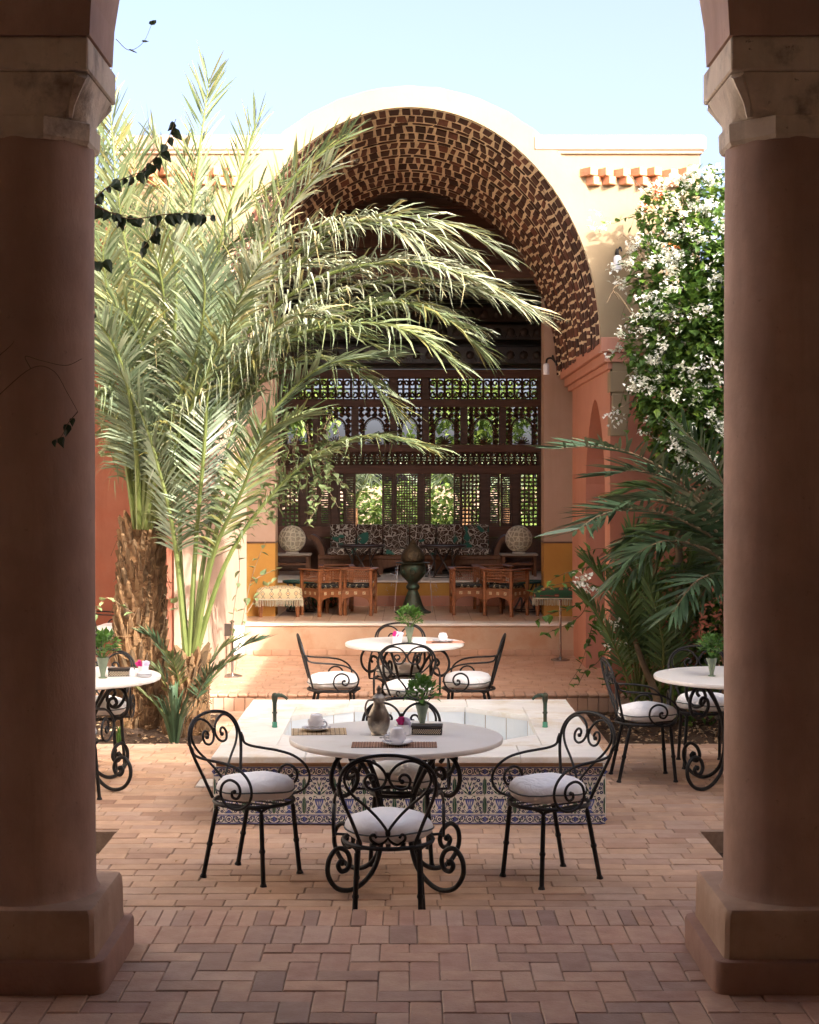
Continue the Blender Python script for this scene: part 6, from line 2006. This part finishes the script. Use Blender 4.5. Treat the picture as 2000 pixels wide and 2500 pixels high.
# --- dark palm at right
jr = random.Random(52)
b3 = P(1810, 1745, 12.4); b3.z = -.05
palm3 = empty('shaded_palm', b3, label='dark palm arching its leaves from right over the terrace', cat='palm tree')
trunk(palm3, (0, 0, 0), P(1815, 1420, 12.4) - palm3.location, .14, .11, jr, 80, 60)
F3 = [
    ([(1812, 1430, 12.4), (1770, 1300, 12.2), (1690, 1195, 12.0), (1570, 1118, 11.8), (1470, 1091, 11.6), (1372, 1094, 11.4)], .34, .10, 48, 'palm_dark'),
    ([(1812, 1430, 12.3), (1760, 1330, 12.1), (1660, 1268, 11.8), (1560, 1243, 11.6), (1470, 1256, 11.4), (1400, 1300, 11.2)], .36, .22, 50, 'palm_dark'),
    ([(1812, 1430, 12.4), (1790, 1250, 12.3), (1740, 1130, 12.2), (1670, 1050, 12.1)], .34, .2, 44, 'palm_dark'),
    ([(1812, 1430, 12.4), (1760, 1360, 12.2), (1680, 1330, 12.0), (1600, 1340, 11.9), (1540, 1400, 11.8)], .34, .35, 46, 'palm_dark'),
    ([(1812, 1430, 12.4), (1780, 1340, 12.4), (1700, 1250, 12.4), (1610, 1210, 12.4), (1530, 1220, 12.4)], .32, .3, 44, 'palm_dark'),
    ([(1812, 1430, 12.4), (1800, 1360, 12.2), (1760, 1380, 12.0), (1710, 1460, 11.9)], .30, .4, 36, 'palm_dark'),
    ([(1812, 1430, 12.6), (1790, 1290, 12.8), (1720, 1180, 13.0), (1630, 1140, 13.1)], .32, .25, 44, 'palm_dark'),
]
F3 += [
    ([(1812, 1430, 12.2), (1760, 1290, 12.0), (1670, 1190, 11.9), (1560, 1150, 11.8), (1480, 1160, 11.7)], .36, .15, 46, 'palm_dark'),
    ([(1812, 1430, 12.2), (1750, 1300, 12.0), (1650, 1230, 11.8), (1540, 1225, 11.7), (1450, 1280, 11.6)], .36, .2, 46, 'palm_dark'),
    ([(1812, 1430, 12.5), (1800, 1300, 12.6), (1750, 1180, 12.6), (1690, 1110, 12.6)], .36, .15, 44, 'palm_dark'),
    ([(1812, 1430, 12.1), (1740, 1350, 11.9), (1640, 1320, 11.7), (1560, 1350, 11.6), (1500, 1420, 11.6)], .36, .3, 46, 'palm_dark'),
    ([(1812, 1430, 12.3), (1770, 1350, 12.3), (1700, 1300, 12.3), (1620, 1290, 12.3), (1560, 1320, 12.3)], .36, .3, 46, 'palm_green'),
    ([(1812, 1430, 12.6), (1740, 1330, 12.7), (1650, 1290, 12.8), (1570, 1300, 12.8), (1500, 1350, 12.8)], .34, .3, 44, 'palm_dark'),
    ([(1812, 1430, 12.6), (1800, 1240, 12.7), (1760, 1090, 12.7), (1700, 1000, 12.7)], .32, .2, 44, 'palm_dark'),
    ([(1812, 1430, 12.2), (1770, 1400, 11.9), (1700, 1420, 11.7), (1640, 1500, 11.6)], .32, .4, 40, 'palm_dark'),
    ([(1812, 1430, 12.8), (1760, 1300, 13.0), (1660, 1210, 13.1), (1570, 1190, 13.2), (1500, 1210, 13.2)], .34, .3, 44, 'palm_green'),
    ([(1812, 1430, 12.7), (1740, 1390, 12.8), (1660, 1390, 12.9), (1600, 1440, 12.9)], .32, .4, 40, 'palm_green'),
]
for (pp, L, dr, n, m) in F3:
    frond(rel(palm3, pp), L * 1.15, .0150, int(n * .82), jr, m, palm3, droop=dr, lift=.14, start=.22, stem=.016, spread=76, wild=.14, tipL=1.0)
b4 = P(1560, 1745, 12.9); b4.z = -.05
palm4 = empty('slender_palm', b4, label='slender young palm with upright feathery leaves at right bed', cat='palm tree')
F4 = [([(1640, 1740, 12.8), (1650, 1600, 12.7), (1690, 1480, 12.6), (1740, 1400, 12.5)], .28, .3), ([(1560, 1740, 12.7), (1510, 1600, 12.5), (1460, 1500, 12.4), (1420, 1450, 12.3)], .24, .4), ([(1600, 1740, 12.7), (1620, 1600, 12.5), (1600, 1480, 12.3), (1570, 1400, 12.2)], .28, .3), ([(1620, 1740, 13.2), (1640, 1560, 13.3), (1680, 1400, 13.3), (1700, 1300, 13.3)], .28, .3),
      ([(1558, 1740, 12.9), (1556, 1560, 12.85), (1552, 1420, 12.8), (1545, 1300, 12.7)], .30, .2), ([(1562, 1740, 12.9), (1590, 1580, 12.8), (1640, 1450, 12.7), (1720, 1340, 12.5)], .28, .3), ([(1560, 1740, 12.9), (1570, 1560, 12.9), (1600, 1400, 12.9), (1650, 1290, 12.8)], .28, .3),
      ([(1556, 1740, 12.9), (1530, 1560, 12.8), (1490, 1440, 12.7), (1440, 1370, 12.6)], .28, .4), ([(1560, 1740, 12.9), (1545, 1580, 12.8), (1530, 1470, 12.6), (1500, 1400, 12.4)], .26, .3), ([(1565, 1740, 13.0), (1610, 1600, 13.1), (1680, 1500, 13.1), (1750, 1450, 13.1)], .28, .3), ([(1562, 1740, 13.0), (1580, 1560, 13.1), (1570, 1400, 13.1), (1590, 1280, 13.1)], .28, .2)]
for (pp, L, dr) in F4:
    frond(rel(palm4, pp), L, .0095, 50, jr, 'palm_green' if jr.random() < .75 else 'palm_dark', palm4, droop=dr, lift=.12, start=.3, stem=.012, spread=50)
q = MB(); q.tube(catmull([P(1615, 1760, 12.6), P(1600, 1690, 12.6), P(1570, 1620, 12.7), P(1540, 1540, 12.8), P(1500, 1500, 12.9)], 6), lambda u: .04 - .03 * u, 8)
q.build('bare_trunk', 'twig', smooth=60, label='bent bare grey stem rising from the right bed', cat='trunk')
# dark undergrowth right
jr = random.Random(61)
un = empty('leafy_bush', (2.6, 13.3, 0), label='dark leafy bush under the bougainvillea at right', cat='bush')
leaf_cloud([(-.1, 0, .55, .5, .25, .55), (.5, 0, .8, .6, .3, .8), (-.55, .1, .4, .3, .2, .4), (.2, .1, 1.5, .6, .25, .5), (-.35, .15, 1.1, .35, .2, .4)], 4200, .09, .032, 'boug_leaf', un, jr)
q = MB()
for k in range(6):
    q.tube([(jr.uniform(-.3, .4), 0, 0), (jr.uniform(-.4, .5), jr.uniform(-.1, .1), jr.uniform(.6, 1.3))], .012, 5)
q.build('stems', 'twig', un)
# leaf litter in the beds
q = MB(); rn = []
jr = random.Random(13)
for h in BEDS + PITS:
    z = -.02 if h in BEDS else -.12
    for i in range(900 if h is BEDS[1] else (520 if h in BEDS else 60)):
        c = Vector((jr.uniform(h[0] + .05, h[1] - .05), jr.uniform(h[2] + .04, h[3] - .05), z + jr.uniform(0, .025)))
        if abs(c.x) > 3.2: continue
        leaf_blade(q, c, (jr.uniform(-1, 1), jr.uniform(-1, 1), jr.uniform(-.2, .3)), jr.uniform(.03, .065), jr.uniform(.010, .02), jr); rn.extend([jr.random()] * 4)
for i in range(70):
    c = Vector((jr.uniform(-2.2, 2.2), jr.uniform(7.0, 13.6), .006))
    if abs(c.x) < FX + .05 and FY0 - .05 < c.y < FY1 + .05: continue
    leaf_blade(q, c, (jr.uniform(-1, 1), jr.uniform(-1, 1), .05), jr.uniform(.02, .045), jr.uniform(.006, .012), jr); rn.extend([jr.random()] * 4)
q.build('leaf_litter', 'litter', rnd=rn, kind='stuff', label='dry fallen leaves scattered on the soil', cat='leaf litter')

# ------------------------------------------------------------------ garden behind the screen
mat('grass', (.10, .16, .035), (.07, .11, .025), 5, .9, c3=(.30, .24, .13), s3=1.2, t3=(.5, .7))
mat('path_stone', (.62, .52, .42), (.5, .41, .33), 3, .9)
mat('garden_leaf', (.12, .17, .045), (.075, .12, .03), 4, .5, trans=.3, rnd=[(.6, .7, .6), (1, 1, 1), (1.4, 1.3, 1), (.8, .9, .8)])
q = MB(); sheet(q, -14, 14, 22.3, 60, .42); q.build('lawn', 'grass', kind='structure')
q = MB(); sheet(q, -14, 14, 24.0, 26.2, .43); q.build('garden_path', 'path_stone', kind='structure')
q = MB(); sheet(q, -14, 14, 29.0, 30.2, .43); q.build('garden_path', 'path_stone', kind='structure')
jr = random.Random(71)
def bush(x, y, s, label, n=1500, m='garden_leaf', L=.14):
    t = empty('garden_bush', (x, y, .42), label=label, cat='bush', group='bushes in the garden beyond the screen')
    bl = [(jr.uniform(-.4, .4) * s, jr.uniform(-.3, .3) * s, s * jr.uniform(.35, 1.0), s * jr.uniform(.35, .55), s * jr.uniform(.3, .5), s * jr.uniform(.35, .5)) for _ in range(6)]
    leaf_cloud(bl, n, L, L * .36, m, t, jr)
    q = MB()
    for b in bl: q.tube([(0, 0, 0), (b[0], b[1], b[2])], lambda u: .04 - .03 * u, 5)
    q.build('stems', 'twig', t)
bush(-1.15, 27.2, 1.5, 'bright green bush seen through left open window of screen', 2200)
bush(.75, 27.6, 1.35, 'yellow green bush seen through right open window of screen', 2000)
bush(1.9, 27.0, 1.6, 'green bush behind the right lattice panels', 1800)
bush(-2.6, 27.0, 1.7, 'green bush behind the left lattice panels', 1800)
bush(.0, 31.5, 1.3, 'green bush farther back behind middle of screen', 1400)
def garden_tree(x, y, h, label):
    t = empty('garden_tree', (x, y, .42), label=label, cat='tree', group='trees in the garden beyond the screen')
    q = MB(); q.tube(catmull([(0, 0, -.1), (.1, 0, h * .3), (-.05, 0, h * .6), (.1, 0, h * .85)], 4), lambda u: .14 - .09 * u, 8); q.build('trunk', 'twig', t, smooth=60)
    bl = [(jr.uniform(-.9, .9), jr.uniform(-.6, .6), h * jr.uniform(.55, 1.0), jr.uniform(.6, 1.0), jr.uniform(.5, .9), jr.uniform(.5, .8)) for _ in range(8)]
    leaf_cloud(bl, 2600, .2, .07, 'garden_leaf', t, jr, 'crown')
garden_tree(-3.0, 33, 4.2, 'leafy tree far left in garden beyond screen')
garden_tree(1.2, 35, 3.6, 'leafy tree behind middle right of screen')
garden_tree(4.0, 34, 4.2, 'leafy tree far right in garden beyond screen')
for (x, y, lab) in ((.90, 25.4, 'palm fronds showing behind the third arched panel'), (1.62, 25.6, 'palm fronds showing behind the right arched panels'), (-.95, 25.8, 'palm fronds showing behind the left arched panels')):
    t = empty('garden_palm', (x, y, .42), label=lab, cat='palm tree', group='small palms in the garden beyond the screen')
    q = MB(); q.lathe([(.12, 0), (.11, .5), (.09, 1.2)], 12); q.build('trunk', 'palm_trunk', t, smooth=60)
    for k in range(12):
        a = k * .5236 + jr.uniform(-.2, .2); r = jr.uniform(.6, .95)
        o = Vector((math.cos(a), math.sin(a), 0))
        frond([Vector((0, 0, 1.15)), o * r * .35 + Vector((0, 0, 1.75)), o * r * .8 + Vector((0, 0, 2.0)), o * r * 1.3 + Vector((0, 0, 1.75 + jr.uniform(-.2, .3)))], .34, .013, 30, jr, 'palm_grey', t, droop=.4, start=.2, stem=.014)
